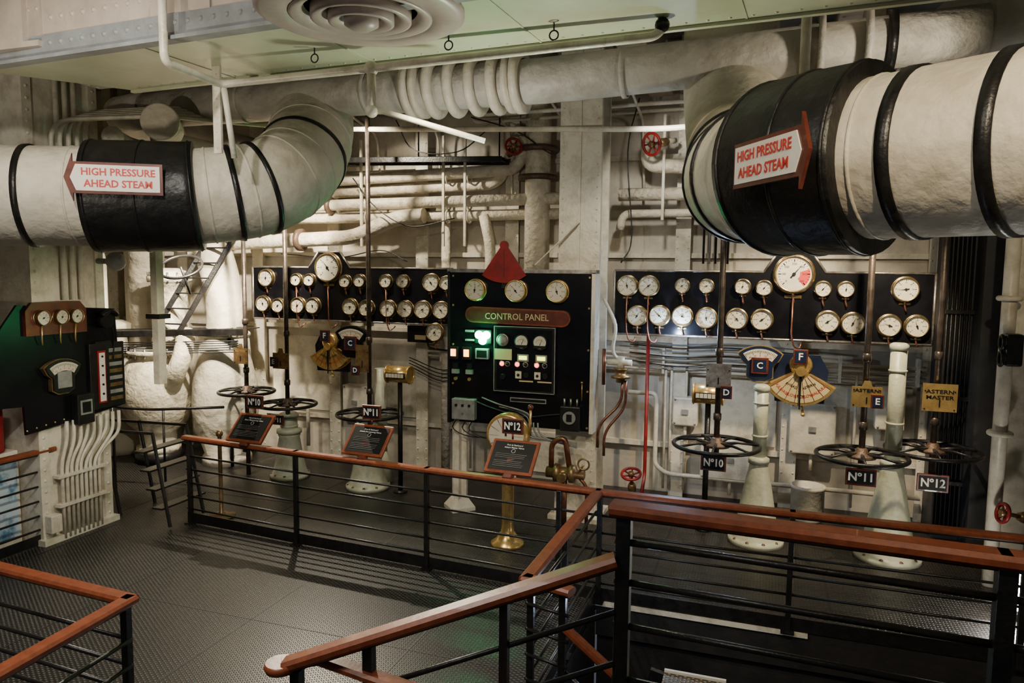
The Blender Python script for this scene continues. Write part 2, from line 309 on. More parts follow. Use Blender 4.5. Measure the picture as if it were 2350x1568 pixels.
for x in (-3.0,-2.0,-1.3): b.torus((x,4.5,4.23),(0,1,0),.028,.005,BLKM,16,6); b.cyl((x,4.5,4.26),(x,4.5,4.31),.005,BLKM,n=6)
b.done()
b=B('vertical_vent_pipe'); b.cyl((.16,5.2,5.6),(.16,5.2,3.75),.032,WHT); b.box(.66,.78,6.6,6.72,3.6,5.6,WHT); b.done()
# ------------------------------------------------------------------ arrow signs
def arrow(name,o,X,Y,w,h,left):
    b=B(name); b.M=FM(o,X,Y); s=-1 if left else 1
    W=w/2;H=h/2
    b.prism([(-W,-H),(W,-H),(W,H),(-W,H)] ,0,.02,WOODF)
    tip=[(s*W*.95,-H*1.5),(s*(W+.045),0),(s*W*.95,H*1.5)]
    if left: tip=tip[::-1]
    b.prism(tip,-.001,.019,WOODF)
    m=.020; p=[(-W+m,-H+m),(W-m,-H+m),(W-m,H-m),(-W+m,H-m)]
    if left: p=[(-W+m+.02,-H+m),(W-m,-H+m),(W-m,H-m),(-W+m+.02,H-m),(-W+m-.02,0)]
    else: p=[(-W+m,-H+m),(W-m-.02,-H+m),(W-m+.02,0),(W-m-.02,H-m),(-W+m,H-m)]
    b.prism(p,.02,.026,SIGNW)
    f=w*.80; dx=.012 if left else -.012
    b.text('HIGH PRESSURE',dx,h*.18,.028,h*.32,REDT,bold=.022,fit=f); b.text('AHEAD STEAM',dx,-h*.19,.028,h*.32,REDT,bold=.022,fit=f*.93)
    return b.done()
arrow('high_pressure_steam_sign',(-4.71,4.43,3.46),(.84,.54,0),(0,0,1),.64,.235,True)
arrow('high_pressure_steam_sign',(-.022,3.74,3.33),(.52,-.85,0),(0,0,1),.58,.22,False)
b=B('sign_bracket'); b.cyl((-.02,3.77,3.33),(.06,4.0,3.34),.012,BLKM,n=8); b.done()
# ------------------------------------------------------------------ gauges
def gauge(b,x,y,r,ang,z=0,rim=RIM,num=False,red=False,stem=True):
    b.lathe([(r*.98,0),(r*1.0,.05),(r*.99,.062),(r*.90,.066),(r*.88,.05)],(x,y,z),(0,0,1),rim,32,cap=False)
    b.lathe([(r*1.06,0),(r*1.06,.010),(r*.98,.012)],(x,y,z),(0,0,1),rim,32,cap=False)
    b.lathe([(r*.89,0),(r*.89,.045)],(x,y,z),(0,0,1),DIAL,32)
    zz=z+.047
    if red:
        pts=[];
        for i in range(9):
            t=-.9+1.0*i/8*1.25; pts.append((x+r*.80*math.cos(t),y+r*.80*math.sin(t)))
        for i in range(8,-1,-1):
            t=-.9+1.0*i/8*1.25; pts.append((x+r*.30*math.cos(t),y+r*.30*math.sin(t)))
        b.prism(pts,zz-.003,zz,REDT)
    n=25
    for i in range(n):
        t=math.radians(-45+270*i/(n-1)); c,s=math.cos(t),math.sin(t); l=.13 if i%4==0 else .07; w=r*.012 if i%4 else r*.022
        p0=r*.78;p1=r*(.78-l)
        b.add([(x+c*p0-s*w,y+s*p0+c*w,zz),(x+c*p0+s*w,y+s*p0-c*w,zz),(x+c*p1+s*w,y+s*p1-c*w,zz),(x+c*p1-s*w,y+s*p1+c*w,zz)],[(0,1,2,3)],INK)
    for i in range(0,7):
        t=math.radians(225-45*i); b.text(str(i*10 if not red else i*100),x+r*.53*math.cos(t),y+r*.53*math.sin(t),zz,r*.17,INK)
    c,s=math.cos(ang),math.sin(ang); w=r*.045
    b.add([(x-c*r*.25-s*w,y-s*r*.25+c*w,zz+.006),(x-c*r*.25+s*w,y-s*r*.25-c*w,zz+.006),(x+c*r*.66,y+s*r*.66,zz+.006)],[(0,1,2)],INK)
    b.lathe([(r*.09,0),(r*.09,.012)],(x,y,zz),(0,0,1),INK,12)
    if stem:
        b.tube(fillet([(x,y-r*1.0,z+.025),(x,y-r-.05,z+.025),(x+.015,y-r-.10,z+.03)],.03),.009,COP,8); b.cyl((x,y-r*.98,z+.025),(x,y-r*1.0-.03,z+.025),.015,rim,n=8)
        b.prism([(x-r*.42,y-r*1.28),(x+r*.42,y-r*1.28),(x+r*.42,y-r*1.12),(x-r*.42,y-r*1.12)],z+.0,z+.012,rim)
def gobj(x,z,r,Y,ang=None,**k):
    b=B('pressure_gauge'); b.M=FM((0,Y,0)); gauge(b,x,z,r,random.uniform(.4,3.9) if ang is None else ang,**k); b.done()
def board(name,poly,Y):
    b=B(name); b.M=FM((0,Y,0)); b.prism(poly,-.04,0,BLK)
    n=len(poly)
    for i in range(n):
        p=V((*poly[i],0));q=V((*poly[(i+1)%n],0)); b.cyl(p,q,.013,STL,n=8)
    b.M=Matrix.Identity(4)
    xs=[p[0] for p in poly]
    for t in (.12,.5,.88):
        X=min(xs)+(max(xs)-min(xs))*t; b.box(X-.03,X+.03,Y+.04,9.24,2.2,2.26,BLKM); b.box(X-.03,X+.03,Y+.04,9.24,2.62,2.68,BLKM)
    return b.done()
board('gauge_board',[(-6.86,2.09),(-3.80,2.09),(-3.80,2.81),(-5.30,2.81),(-5.45,3.02),(-5.79,3.02),(-5.94,2.81),(-6.86,2.81)],8.7)
board('gauge_board',[(-1.66,2.09),(1.58,2.09),(1.58,2.81),(.56,2.81),(.40,3.05),(.10,3.05),(-.05,2.81),(-1.66,2.81)],8.4)
for x,z,r in [(-6.61,2.66,.12),(-6.12,2.64,.085),(-5.91,2.64,.085),(-5.35,2.63,.085),(-5.13,2.64,.085),(-4.74,2.64,.088),(-4.49,2.64,.088),(-4.09,2.63,.115),(-3.88,2.63,.09),
    (-6.67,2.30,.11),(-6.42,2.28,.10),(-6.10,2.29,.11),(-5.86,2.29,.11),(-5.28,2.29,.11),(-5.03,2.28,.11),(-4.71,2.28,.112),(-4.46,2.28,.112),(-4.21,2.28,.115),(-3.95,2.28,.112),]:
    gobj(x,z,r,8.7)
gobj(-5.62,2.81,.195,8.7,2.2)
b=B('pressure_gauge'); b.M=FM((0,8.62,0)); gauge(b,-4.0,2.0,.115,1.0); b.cyl((-4.0,2.0,-.1),(-4.0,2.0,0),.04,BLKM); b.done()
for x,z,r in [(-1.51,2.64,.115),(-1.27,2.64,.115),(-.90,2.65,.078),(-.64,2.65,.078),(-.26,2.65,.082),(-.04,2.64,.082),(.54,2.64,.082),(.76,2.64,.082),(1.31,2.65,.125),
    (-1.39,2.30,.113),(-1.14,2.31,.113),(-.89,2.31,.113),(-.63,2.30,.113),(-.31,2.30,.113),(-.05,2.30,.113),(.60,2.30,.113),(.84,2.29,.113),(1.18,2.28,.112),(1.43,2.28,.112)]:
    gobj(x,z,r,8.4)
gobj(.25,2.79,.20,8.4,.9,red=True)
b=B('gauge_board_tubing')
for x in (-1.51,-1.27,.25): b.tube(fillet([(x,8.36,2.52),(x,8.36,2.15),(x+.03,8.36,2.02),(x+.09,8.38,2.0),(x+.1,8.4,2.06)],.04),.009,COP,8)
for x in (-5.62,-4.74,-6.12): b.tube(fillet([(x,8.66,2.55),(x+.01,8.66,2.1),(x+.05,8.66,1.98),(x+.12,8.7,2.05)],.04),.009,COP,8)
b.done()
# ------------------------------------------------------------------ control panel
b=B('control_panel'); b.M=FM((0,7.75,0))
b.box(-3.42,-1.76,1.06,2.78,-.10,0,BLK,bev=.006)
for (x0,x1,y0,y1,mm) in ((-3.45,-1.73,2.77,2.81,STL),(-1.775,-1.735,1.04,2.78,WHT),(-3.445,-3.415,1.04,2.78,BLKM)): b.box(x0,x1,y0,y1,-.16,.012,mm)
for x in (-3.10,-2.62,-2.15):
    gauge(b,x,2.575,.12,random.uniform(.5,3.5),rim=BRS,stem=False)
pl=[]
for i in range(9): t=pi/2+pi*i/8; pl.append((-3.13+.09*math.cos(t),2.30+.09*math.sin(t)))
for i in range(9): t=-pi/2+pi*i/8; pl.append((-2.09+.09*math.cos(t),2.28+.09*math.sin(t)))
b.prism(pl,0,.03,WOOD)
b.prism([(x*.985-.04,2.29+(y-2.29)*.8) for x,y in pl],.03,.032,WOODF)
b.text('CONTROL PANEL',-2.61,2.285,.034,.10,TAN,bold=.006,fit=.74)
b.box(-2.86,-2.16,1.455,2.18,0,.05,BLKM,bev=.006); b.box(-2.83,-2.19,1.48,2.155,.05,.053,BLK)
for (x0,x1,y0,y1) in ((-2.865,-2.155,2.175,2.183),(-2.865,-2.155,1.452,1.46),(-2.865,-2.857,1.45,2.18),(-2.163,-2.155,1.45,2.18)): b.box(x0,x1,y0,y1,.04,.054,GRYB)
b.ball((-2.76,2.03,.06),.055,GRYB,sc=(1,1,.6)); b.torus((-2.76,2.03,.055),(0,0,1),.06,.012,STL)
for x in (-2.53,-2.32):
    b.lathe([(.085,0),(.085,.03),(.075,.035)],(x,2.02,.053),(0,0,1),INK,28); b.lathe([(.07,0),(.07,.003)],(x,2.02,.088),(0,0,1),DIAL,28)
    b.box(x-.07,x+.07,1.955,1.985,.09,.095,INK); b.prism([(x-.004,1.99),(x+.004,1.99),(x+.035,2.07)],.092,.094,INK)
    for i in range(9):
        t=math.radians(30+15*i); b.prism([(x+.055*math.cos(t)-.002,2.0+.055*math.sin(t)),(x+.055*math.cos(t)+.002,2.0+.055*math.sin(t)),(x+.045*math.cos(t),1.995+.045*math.sin(t))],.092,.094,INK)
b.box(-2.85,-2.65,1.81,1.93,.053,.062,TAN)
for x in (-2.52,-2.31): b.box(x-.045,x+.045,1.82,1.862,.053,.065,GLY); b.box(x-.065,x+.065,1.80,1.88,.05,.058,GRYB)
for x in (-2.765,-2.585,-2.36): b.ball((x,1.765,.06),.024,GLR); b.torus((x,1.765,.056),(0,0,1),.028,.006,STL,20,8)
for x in (-2.70,-2.49,-2.27): b.ball((x,1.765,.06),.02,INK); b.torus((x,1.765,.056),(0,0,1),.026,.005,STL,20,8)
for x in (-2.57,-2.35): b.box(x-.035,x+.035,1.61,1.69,.053,.063,DIAL); b.ball((x,1.65,.068),.016,INK); b.lathe([(.035,0),(.03,.02)],(x+.09,1.65,.053),(0,0,1),INK,16)
for x in (-2.48,-2.27): b.box(x-.08,x+.08,1.575,1.59,.053,.06,TAN)
b.lathe([(.035,0),(.03,.03)],(-2.75,1.62,.053),(0,0,1),INK,16)
for dx,dy in ((-.045,.02),(.045,.02),(0,-.045)): b.ball((-3.0+dx,2.055+dy,.05),.046,GLG)
b.box(-3.10,-2.90,1.975,2.135,0,.035,INK,bev=.005)
b.box(-3.22,-3.11,2.10,2.125,0,.03,GRYB); b.box(-3.22,-3.11,2.0,2.02,0,.03,GRYB)
b.box(-3.09,-2.93,1.80,1.92,0,.05,GRYB,bev=.006); b.box(-3.07,-2.95,1.82,1.90,.05,.052,INK)
for x,g in ((-3.36,GLO),(-3.20,GLO)): b.box(x-.055,x+.055,1.78,1.93,0,.04,INK,bev=.006); b.box(x-.03,x+.03,1.82,1.90,.04,.05,g)
for x in (-3.34,-3.17): b.box(x-.04,x+.04,1.62,1.67,0,.04,GRYB); b.box(x-.03,x+.03,1.67,1.74,0,.03,INK)
for x in (-3.34,-3.17): b.lathe([(.02,0),(.02,.03)],(x,1.56,0),(0,0,1),BRS,12)
b.box(-2.68,-2.26,1.335,1.385,0,.012,GRYB); b.box(-2.67,-2.27,1.345,1.375,.012,.014,INK)
for i in range(6):
    x=-2.72+.07*i
    b.tube(catm([(x-.3,1.36-.03*i,.012),(x-.1,1.30-.02*i,.02),(-2.47,1.22-.015*i,.025),(-2.45,1.08,.02)],5),.009,GRYB if i%3==0 else BLKM,6)
b.tube(catm([(-3.2,1.35,.02),(-2.9,1.25,.02),(-2.5,1.18,.02),(-2.2,1.22,.02),(-1.98,1.25,.02)],5),.012,BLKM,6)
for dx in (0,.05,.1,.15): b.tube(catm([(-2.5+dx,1.12,.02),(-2.48+dx,1.02,.03),(-2.38+dx,.95,.03),(-1.9,.93-dx*.3,.03)],5),.011,GRYB,6)
for dx in (-.1,.02,.1): b.tube(catm([(-3.2+dx,1.12,.05),(-3.25+dx,.98,.05),(-3.0+dx,.9,.03),(-2.6,.96,.0)],5),.007,BLKM,6)
b.box(-3.36,-3.08,1.10,1.34,0,.09,GRYB,bev=.01)
for x in (-3.30,-3.22,-3.14): b.lathe([(.014,0),(.014,.02)],(x,1.27,.09),(0,0,1),INK,10)
b.lathe([(.012,0),(.012,.015)],(-3.22,1.18,.09),(0,0,1),STL,10)
b.box(-2.08,-1.86,1.07,1.34,0,.10,BLKM,bev=.01); b.lathe([(.07,0),(.07,.02)],(-1.97,1.22,.10),(0,0,1),GRYB,24); b.box(-2.0,-1.94,1.18,1.26,.10,.125,INK)
for x in (-2.04,-1.97,-1.90): b.cyl((x,1.34,.05),(x,1.42,.05),.012,STL,n=8)
b.cyl((-1.86,1.4,.01),(-1.86,1.6,.01),.006,BRS,n=6); b.ball((-1.86,1.6,.02),.014,BRS)
for x in (-3.38,-1.80):
    for y in (1.1,1.5,1.95,2.4,2.73): b.lathe([(.014,0),(.01,.01)],(x,y,0),(0,0,1),BRS,10)
arc=[(-2.76+.44*math.sin(math.radians(a)),3.10-.44*math.cos(math.radians(a))) for a in range(-36,37,6)]
b.prism([(-2.79,3.07)]+arc+[(-2.73,3.07)],.02,.035,RED)
b.lathe([(.05,0),(.05,.02)],(-2.76,3.07,.02),(0,0,1),RED,20); b.box(-2.765,-2.755,2.72,3.02,.035,.04,WOODF); b.box(-2.79,-2.73,2.6,2.8,0,.02,BLKM)
b.M=Matrix.Identity(4)
b.box(-3.42,-3.24,7.82,7.88,.12,1.08,WHT,bev=.01); b.box(-3.36,-3.30,7.74,7.95,.12,1.08,WHT)
b.lathe([(.2,0),(.2,.04),(.13,.12),(.11,.14)],(-3.33,7.84,0),(0,0,1),WHT,4,smooth=False)
b.done()
b=B('wall_trim_column'); b.box(-2.20,-1.74,7.93,8.0,0,5.6,WHT); b.box(-2.0,-1.94,8.0,8.35,0,5.6,WHT); b.box(-2.20,-1.74,8.35,8.4,0,5.6,WHT); b.box(-1.99,-1.96,7.915,7.93,2.8,5.6,WHT)
b.rivets([(x,7.93,.1+.12*i) for i in range(45) for x in (-1.78,-2.16)],(0,-1,0),WHT,.012)
b.box(-2.26,-1.68,7.86,8.42,0,.05,WHT)
b.beam((-1.97,7.9,3.32),(-2.42,7.78,2.86),.05,.015,WHT); b.done()
b=B('wall_trim_column'); b.box(2.03,2.5,7.75,7.82,0,5.6,WHT); b.box(2.2,2.27,7.82,8.3,0,5.6,WHT); b.rivets([(2.08,7.75,.1+.12*i) for i in range(45)],(0,-1,0),WHT,.014)
b.cyl((2.0,7.55,0),(2.0,7.55,4.4),.06,WHT); b.torus((2.0,7.55,2.6),(0,0,1),.08,.025,WHT); b.torus((2.0,7.55,1.4),(0,0,1),.08,.025,WHT); b.done()
b=B('dark_recess_slab'); b.box(1.74,2.0,8.75,9.23,0,3.3,RECESS); b.box(2.0,3.4,8.4,9.2,0,4.0,RECESS)  # slabs coloured dark for the recess's shade, not a cabinet; cable runs follow
for i in range(6): b.cyl((1.76+.04*i,8.70,.1),(1.76+.04*i,8.70,3.2),.012,BLKM,n=6)
for i in range(3): b.box(1.74,2.0,8.68,8.75,.6+.9*i,.64+.9*i,BLKM)
b.done()
# ------------------------------------------------------------------ valve wheels, rods, pedestals
def valve(c,R,ztop,z0):
    x,y,z=c; b=B('valve_handwheel')
    b.torus((x,y,z),(0,0,1),R,.021,BLKM,48,10)
    for i in range(7):
        t=2*pi*i/7+.2; d=V((math.cos(t),math.sin(t),0)); p0=V((x,y,z+.01))
        b.tube([p0+d*.05,p0+d*R*.5+V((0,0,.02)),p0+d*R],[.022,.014,.012],BLKM,8)
    b.lathe([(.13,-.015),(.13,.015),(.06,.03),(.05,.07),(.035,.08)],(x,y,z),(0,0,1),RUST,28)
    b.cyl((x,y,z0),(x,y,ztop),.029,RODM,n=18)
    for zz in (z+.25,z+.9): 
        if zz<ztop: b.lathe([(.03,0),(.04,.01),(.04,.07),(.03,.08)],(x,y,zz),(0,0,1),RODM,18,cap=False)
    b.done()
def nosign(num,x,y,z,w=.24,h=.165,stem=None):
    b=B('valve_number_sign'); b.M=FM((x,y,z))
    b.box(-w/2,w/2,-h/2,h/2,-.012,.012,WOODF,bev=.004); b.box(-w/2+.018,w/2-.018,-h/2+.018,h/2-.018,.012,.015,INK)
    b.text('Nº'+num,0,0,.017,h*.66,WTXT,bold=.025,fit=w*.76)
    if stem: b.cyl((0,-h/2,0),(0,-h/2-stem,0),.010,WOODF,n=8)
    b.done()
valve((-6.57,8.15,1.14),.36,3.6,0); valve((-5.96,8.2,1.00),.37,3.9,.86); valve((-4.70,8.15,.97),.41,4.9,.8)
valve((-.43,7.6,1.07),.42,3.9,.90); valve((.90,7.6,1.08),.40,3.9,.9); valve((1.59,8.1,1.08),.42,4.4,.8)
nosign('10',-.45,7.56,.895,.25,.165); nosign('11',.90,7.56,.885,.27,.165); nosign('12',1.60,8.06,.765,.28,.175); nosign('11',-6.06,8.1,.80,.2,.13)
def pedestal(x,y,R,zc,zt,pr):
    b=B('valve_pedestal')
    b.lathe([(R,0),(R,.045),(R*.93,.05),(R*.86,.07),(R*.72,.22),(R*.52,.55),(pr*1.35,zc-.05),(pr*1.2,zc)],(x,y,0),(0,0,1),PED,40)
    b.lathe([(pr*1.5,0),(pr*1.5,.05),(pr,.07)],(x,y,zc-.02),(0,0,1),PED,32)
    b.rivets([(x+R*.88*math.cos(k*pi/5),y+R*.88*math.sin(k*pi/5),.05) for k in range(10)],(0,0,1),RUST,.025)
    if zt>zc:
        b.cyl((x,y,zc),(x,y,zt),pr,PED,n=28); b.lathe([(pr,0),(pr*1.15,.01),(pr*1.15,.05),(pr*.8,.07)],(x,y,zt-.03),(0,0,1),PED,28)
        for f_ in (.35,.8): b.torus((x,y,zc+(zt-zc)*f_),(0,0,1),pr,.012,PED,28,8)
    b.done()
pedestal(-4.76,8.2,.28,.62,.80,.11); pedestal(-6.0,8.28,.26,.62,.84,.11)
pedestal(-.02,7.95,.28,.86,1.62,.07); pedestal(1.22,7.95,.31,.95,2.10,.075)
b=B('valve_pedestal'); b.cyl((-4.76,8.55,.4),(-4.76,8.55,1.5),.08,PED); b.cyl((-4.76,8.55,0),(-4.76,8.55,.4),.16,PED,r1=.08); b.done()
def plate(x,y,z,w,h,mat,txt=None,letter=None,lx=0,lz=0,notch=True):
    b=B('brass_tally_plate'); b.M=FM((x,y,z)); W=w/2;H=h/2
    poly=[(-W,-H),(W,-H),(W,H*.75)]+([(W*.35,H*.75),(W*.2,H*1.25),(-W*.2,H*1.25),(-W*.35,H*.75)] if notch else [(W,H),(-W,H)])+[(-W,H*.75)]
    b.prism(poly,0,.012,mat); b.cyl((0,0,-.06),(0,0,0),.02,STL)
    for sx in (-1,1):
        for sz in (-1,.55): b.lathe([(.008,0),(.006,.006)],(sx*W*.85,sz*H*.85,.012),(0,0,1),INK,8)
    if txt:
        for i,t in enumerate(txt): b.text(t,0,H*.42-i*h*.21,.014,h*.19,INK if mat is not BRSD else BRS,fit=w*.8,bold=.02)
    b.box(-.006,.006,-H*.7,-H*.15,.012,.015,INK)
    if letter:
        b.box(lx-.055,lx+.055,lz-.065,lz+.065,.012,.03,WOODF,bev=.004); b.box(lx-.042,lx+.042,lz-.05,lz+.05,.03,.033,BLUE); b.text(letter,lx,lz,.035,.085,WTXT,bold=.02)
    b.done()
plate(-6.60,8.09,1.64,.22,.24,BRSD,['ASTERN']); plate(-6.0,8.13,1.60,.24,.24,BRSD,None,'E',-.10,-.03); plate(-4.76,8.09,1.68,.18,.34,BRSD,None,'D',-.09,-.15,False)
plate(-.43,7.55,1.78,.24,.24,STL,None,'D',.08,-.16,False); plate(.91,7.55,1.67,.26,.22,BRS,['ASTERN'],'E',.09,-.05); plate(1.61,8.05,1.615,.30,.27,BRS,['ASTERN','MASTER'],None,0,0,False)
def telegraph(x,y,z,R,lx,lz,face):
    b=B('engine_telegraph_repeater'); b.M=FM((x,y,z))
    b.prism([(-.24,-.22),(.24,-.22),(.27,.12),(.18,.28),(-.18,.28),(-.27,.12)],-.14,-.10,BLUE if R>.34 else BLK)
    ha=math.radians(60)
    def sec(r0,r1,a0,a1,n=14):
        o=[(r1*math.sin(a0+(a1-a0)*i/n),-r1*math.cos(a0+(a1-a0)*i/n)) for i in range(n+1)]
        return o+[(r0*math.sin(a1-(a1-a0)*i/n),-r0*math.cos(a1-(a1-a0)*i/n)) for i in range(n+1)]
    b.prism([(x_,y_+.14) for x_,y_ in sec(.05,R,-ha,ha)],-.10,0,BRS)
    b.prism([(x_,y_+.14) for x_,y_ in sec(.05,R*1.04,-ha*1.04,ha*1.04)],-.10,-.09,BRS)
    b.prism([(x_,y_+.14) for x_,y_ in sec(.10,R*.92,-ha*.93,ha*.93)],0,.003,face)
    for i in range(8):
        a=-ha*.93+ha*1.86*i/7; s,c=math.sin(a),math.cos(a); w=.0025
        b.add([(R*.92*s-c*w,.14-R*.92*c-s*w,.005),(R*.92*s+c*w,.14-R*.92*c+s*w,.005),(.10*s+c*w,.14-.10*c+s*w,.005),(.10*s-c*w,.14-.10*c-s*w,.005)],[(0,1,2,3)],WOODF)
    for i,t in enumerate(['FULL','HALF','SLOW','STOP','SLOW','HALF','FULL']):
        a=-ha*.93+ha*1.86*(i+.5)/7; b.text(t,R*.74*math.sin(a),.14-R*.74*math.cos(a),.006,R*.11,REDT if i!=3 else INK,rot=a)
    for i,t in enumerate(['AHEAD','ASTERN']):
        a=(-.45,.45)[i]; b.text(t,R*.5*math.sin(a),.14-R*.5*math.cos(a),.006,R*.10,INK,rot=a)
    b.cyl((0,.12,.0),(0,.12,.04),.05,BRS); b.prism([(-.012,.1),(-.006,-R*.72),(.006,-R*.72),(.012,.1)],.015,.022,INK)
    b.cyl((.02,.14-R*1.0,-.04),(.04,.14-R*1.22,-.04),.012,BRS); b.ball((.04,.14-R*1.25,-.04),.022,BRS)
    b.lathe([(.11,-.1),(.11,-.02),(.08,0)],(0,.18,0),(0,0,1),BRS,28)
    b.box(lx-.07,lx+.07,lz-.075,lz+.075,0,.03,WOODF,bev=.004); b.box(lx-.055,lx+.055,lz-.06,lz+.06,.03,.033,BLUE); b.text('F',lx,lz,.035,.10,WTXT,bold=.02)
    b.cyl((0,.1,-.14),(0,.1,-.8),.03,BLKM); b.done()
telegraph(.35,8.08,1.68,.38,-.01,.27,TAN); telegraph(-5.42,8.35,1.66,.33,-.04,.26,BRS)
def arcind(x,y,z,s,M=None,mat=BLUE,rim=BRS,letter='C'):
    b=B('arc_scale_indicator'); b.M=FM((x,y,z)) if M is None else M
    def arc(r,a0,a1,n=14): return [(r*math.sin(a0+(a1-a0)*i/n)*s,(r*math.cos(a0+(a1-a0)*i/n)-.75)*s) for i in range(n+1)]
    o=arc(1.15,-.72,.72)+[(.62*s,-.15*s),(.45*s,-.30*s),(.45*s,-.75*s),(.2*s,-.9*s),(-.2*s,-.9*s),(-.45*s,-.75*s),(-.45*s,-.30*s),(-.62*s,-.15*s)]
    b.prism([(p[0]*1.07,p[1]*1.06) for p in o][::-1],-.05,.0,rim); b.prism(o[::-1],-.0,.02,mat)
    i_=arc(1.05,-.62,.62)+arc(.72,.62,-.62); b.prism(i_[::-1],.02,.024,DIAL)
    for k in range(21):
        a=-.58+1.16*k/20; l=.14 if k%5==0 else .08; w=.008*s
        p=[(math.sin(a)*(1.0-q)*s,(math.cos(a)*(1.0-q)-.75)*s) for q in (0,l)]
        b.add([(p[0][0]-w,p[0][1],.026),(p[0][0]+w,p[0][1],.026),(p[1][0]+w,p[1][1],.026),(p[1][0]-w,p[1][1],.026)],[(0,1,2,3)],INK)
    for k in range(5):
        a=-.46+.92*k/4; b.text('20 10 0 10 20'.split()[k],math.sin(a)*.8*s,(math.cos(a)*.8-.75)*s,.026,.09*s,REDT,rot=-a)
    if letter:
        b.box(-.3*s,.3*s,-.62*s,-.02*s,.02,.04,WOODF,bev=.003); b.box(-.22*s,.22*s,-.54*s,-.10*s,.04,.043,BLUE); b.text(letter,0,-.32*s,.045,.32*s,WTXT,bold=.02)
        b.cyl((0,-.2*s,-.05),(0,-.2*s,-.35),.025,BLKM)
    else: b.box(-.30*s,.30*s,-.7*s,-.06*s,.02,.03,GRYB,bev=.003)
    return b.done()
arcind(-.05,8.08,1.93,.28); arcind(-5.04,8.3,1.94,.30,mat=BLK,rim=BLKM)
for x,y,z in ((-4.28,8.15,1.50),(-.56,8.1,1.50)):
    b=B('revolution_counter'); b.cyl((x-.15,y,z),(x+.15,y,z),.105,BRS,n=32); b.torus((x-.15,y,z),(1,0,0),.105,.012,BRS); b.torus((x+.15,y,z),(1,0,0),.105,.012,BRS)
    b.box(x-.13,x+.13,y-.125,y-.10,z-.035,z+.03,INK)
    for i in range(6): b.box(x-.12+.041*i,x-.085+.041*i,y-.13,y-.125,z-.025,z+.022,DIAL)
    b.cyl((x,y+.02,z-.10),(x,y+.02,0),.03,BLKM); b.lathe([(.09,0),(.09,.02),(.03,.03)],(x,y+.02,0),(0,0,1),BLKM); b.done()
# ------------------------------------------------------------------ left instrument panel on column
b=B('instrument_panel'); ML=FM((-6.72,0,0),(0,1,0),(0,0,1)); b.M=ML
b.prism([(4.85,1.46),(5.12,1.44),(5.13,1.16),(6.27,1.27),(6.21,2.34),(5.1,2.42),(4.85,2.1)],-.03,.0,BLK)
b.prism([(5.15,2.12),(5.82,2.12),(5.82,2.36),(5.75,2.44),(5.22,2.44),(5.15,2.36)],0,.04,WOODF)
for x,a in ((5.30,.6),(5.50,1.2),(5.67,1.0)):
    gauge(b,x,2.29,.075,a,z=.04,stem=False); b.tube(fillet([(x,2.21,.06),(x,2.08,.05),(x+.02,2.02,.03)],.03),.008,BRS,6)
b.box(5.92,6.12,1.95,2.0,0,.03,BLKM); b.lathe([(.08,0),(.08,.10)],(6.03,2.22,0),(0,0,1),INK,20); b.tube(catm([(5.93,2.28,.12),(6.03,2.33,.14),(6.13,2.28,.12)],5),.025,INK,10); b.tube(catm([(6.08,2.15,.1),(6.14,2.0,.05),(6.12,1.8,.05)],5),.008,INK,6)
b.box(5.84,6.28,1.28,1.98,0,.035,BLKM,bev=.006); b.box(5.93,6.03,1.34,1.90,.035,.045,RED); b.box(5.945,6.015,1.36,1.88,.045,.05,SIGNW)
for k in range(5): b.lathe([(.012,0),(.012,.008)],(5.98,1.44+.1*k,.05),(0,0,1),INK,10)
for k in range(8): b.box(6.08,6.24,1.35+.075*k,1.39+.075*k,.035,.042,GRYB if k%2 else BRSD)
b.box(5.62,5.82,1.17,1.48,0,.10,BLKM,bev=.01); b.box(5.65,5.79,1.27,1.42,.10,.105,GRYB); b.box(5.67,5.77,1.29,1.40,.105,.107,INK)
b.rivets([(5.14+.1*i,1.2+.01*i,0) for i in range(11)],(0,0,1),BRS,.01)
b.done()
arcind(0,0,0,.26,M=FM((-6.66,5.50,1.76),(0,1,0),(0,0,1)),mat=BLKM,rim=BRSD,letter=None)
b=B('wall_conduit_bundle')
for i in range(9):
    y=5.48+.055*i; b.tube(fillet([(-6.70,5.55+.08*i,1.22),(-6.70,5.55+.08*i,1.05-.03*(i%3)),(-6.71,y,.8-.05*(i%2)),(-6.71,y,.02)],.08),.018,WHT,8)
for z in (.35,.65): b.box(-6.76,-6.68,5.42,5.98,z,z+.03,WHT)
b.box(-6.76,-6.66,5.3,5.42,.12,.3,WHT,bev=.01); b.done()
b=B('upper_conduit_bundle')
for i in range(5): b.tube(fillet([(-6.55+.03*i,5.4+.07*i,3.0),(-6.55+.03*i,5.4+.07*i,4.18+.03*i),(-5.7,5.9+.05*i,4.27+.03*i),(-4.9,6.7,4.27+.03*i)],.2),.022,WHT,8)
b.done()
b=B('display_case'); b.box(-7.38,-7.02,4.70,5.26,0,.96,WHT,bev=.01); b.box(-7.02,-7.00,4.74,5.22,.10,.88,POST); b.done()
b=B('red_fire_box'); b.box(-7.39,-7.0,4.72,5.12,.97,1.42,RED,bev=.02); b.done()
b=B('wall_lamp_globe'); b.cyl((-6.75,6.05,2.85),(-6.55,6.05,2.85),.03,GRYB); b.ball((-6.5,6.05,2.85),.10,GRYB,20); b.done()
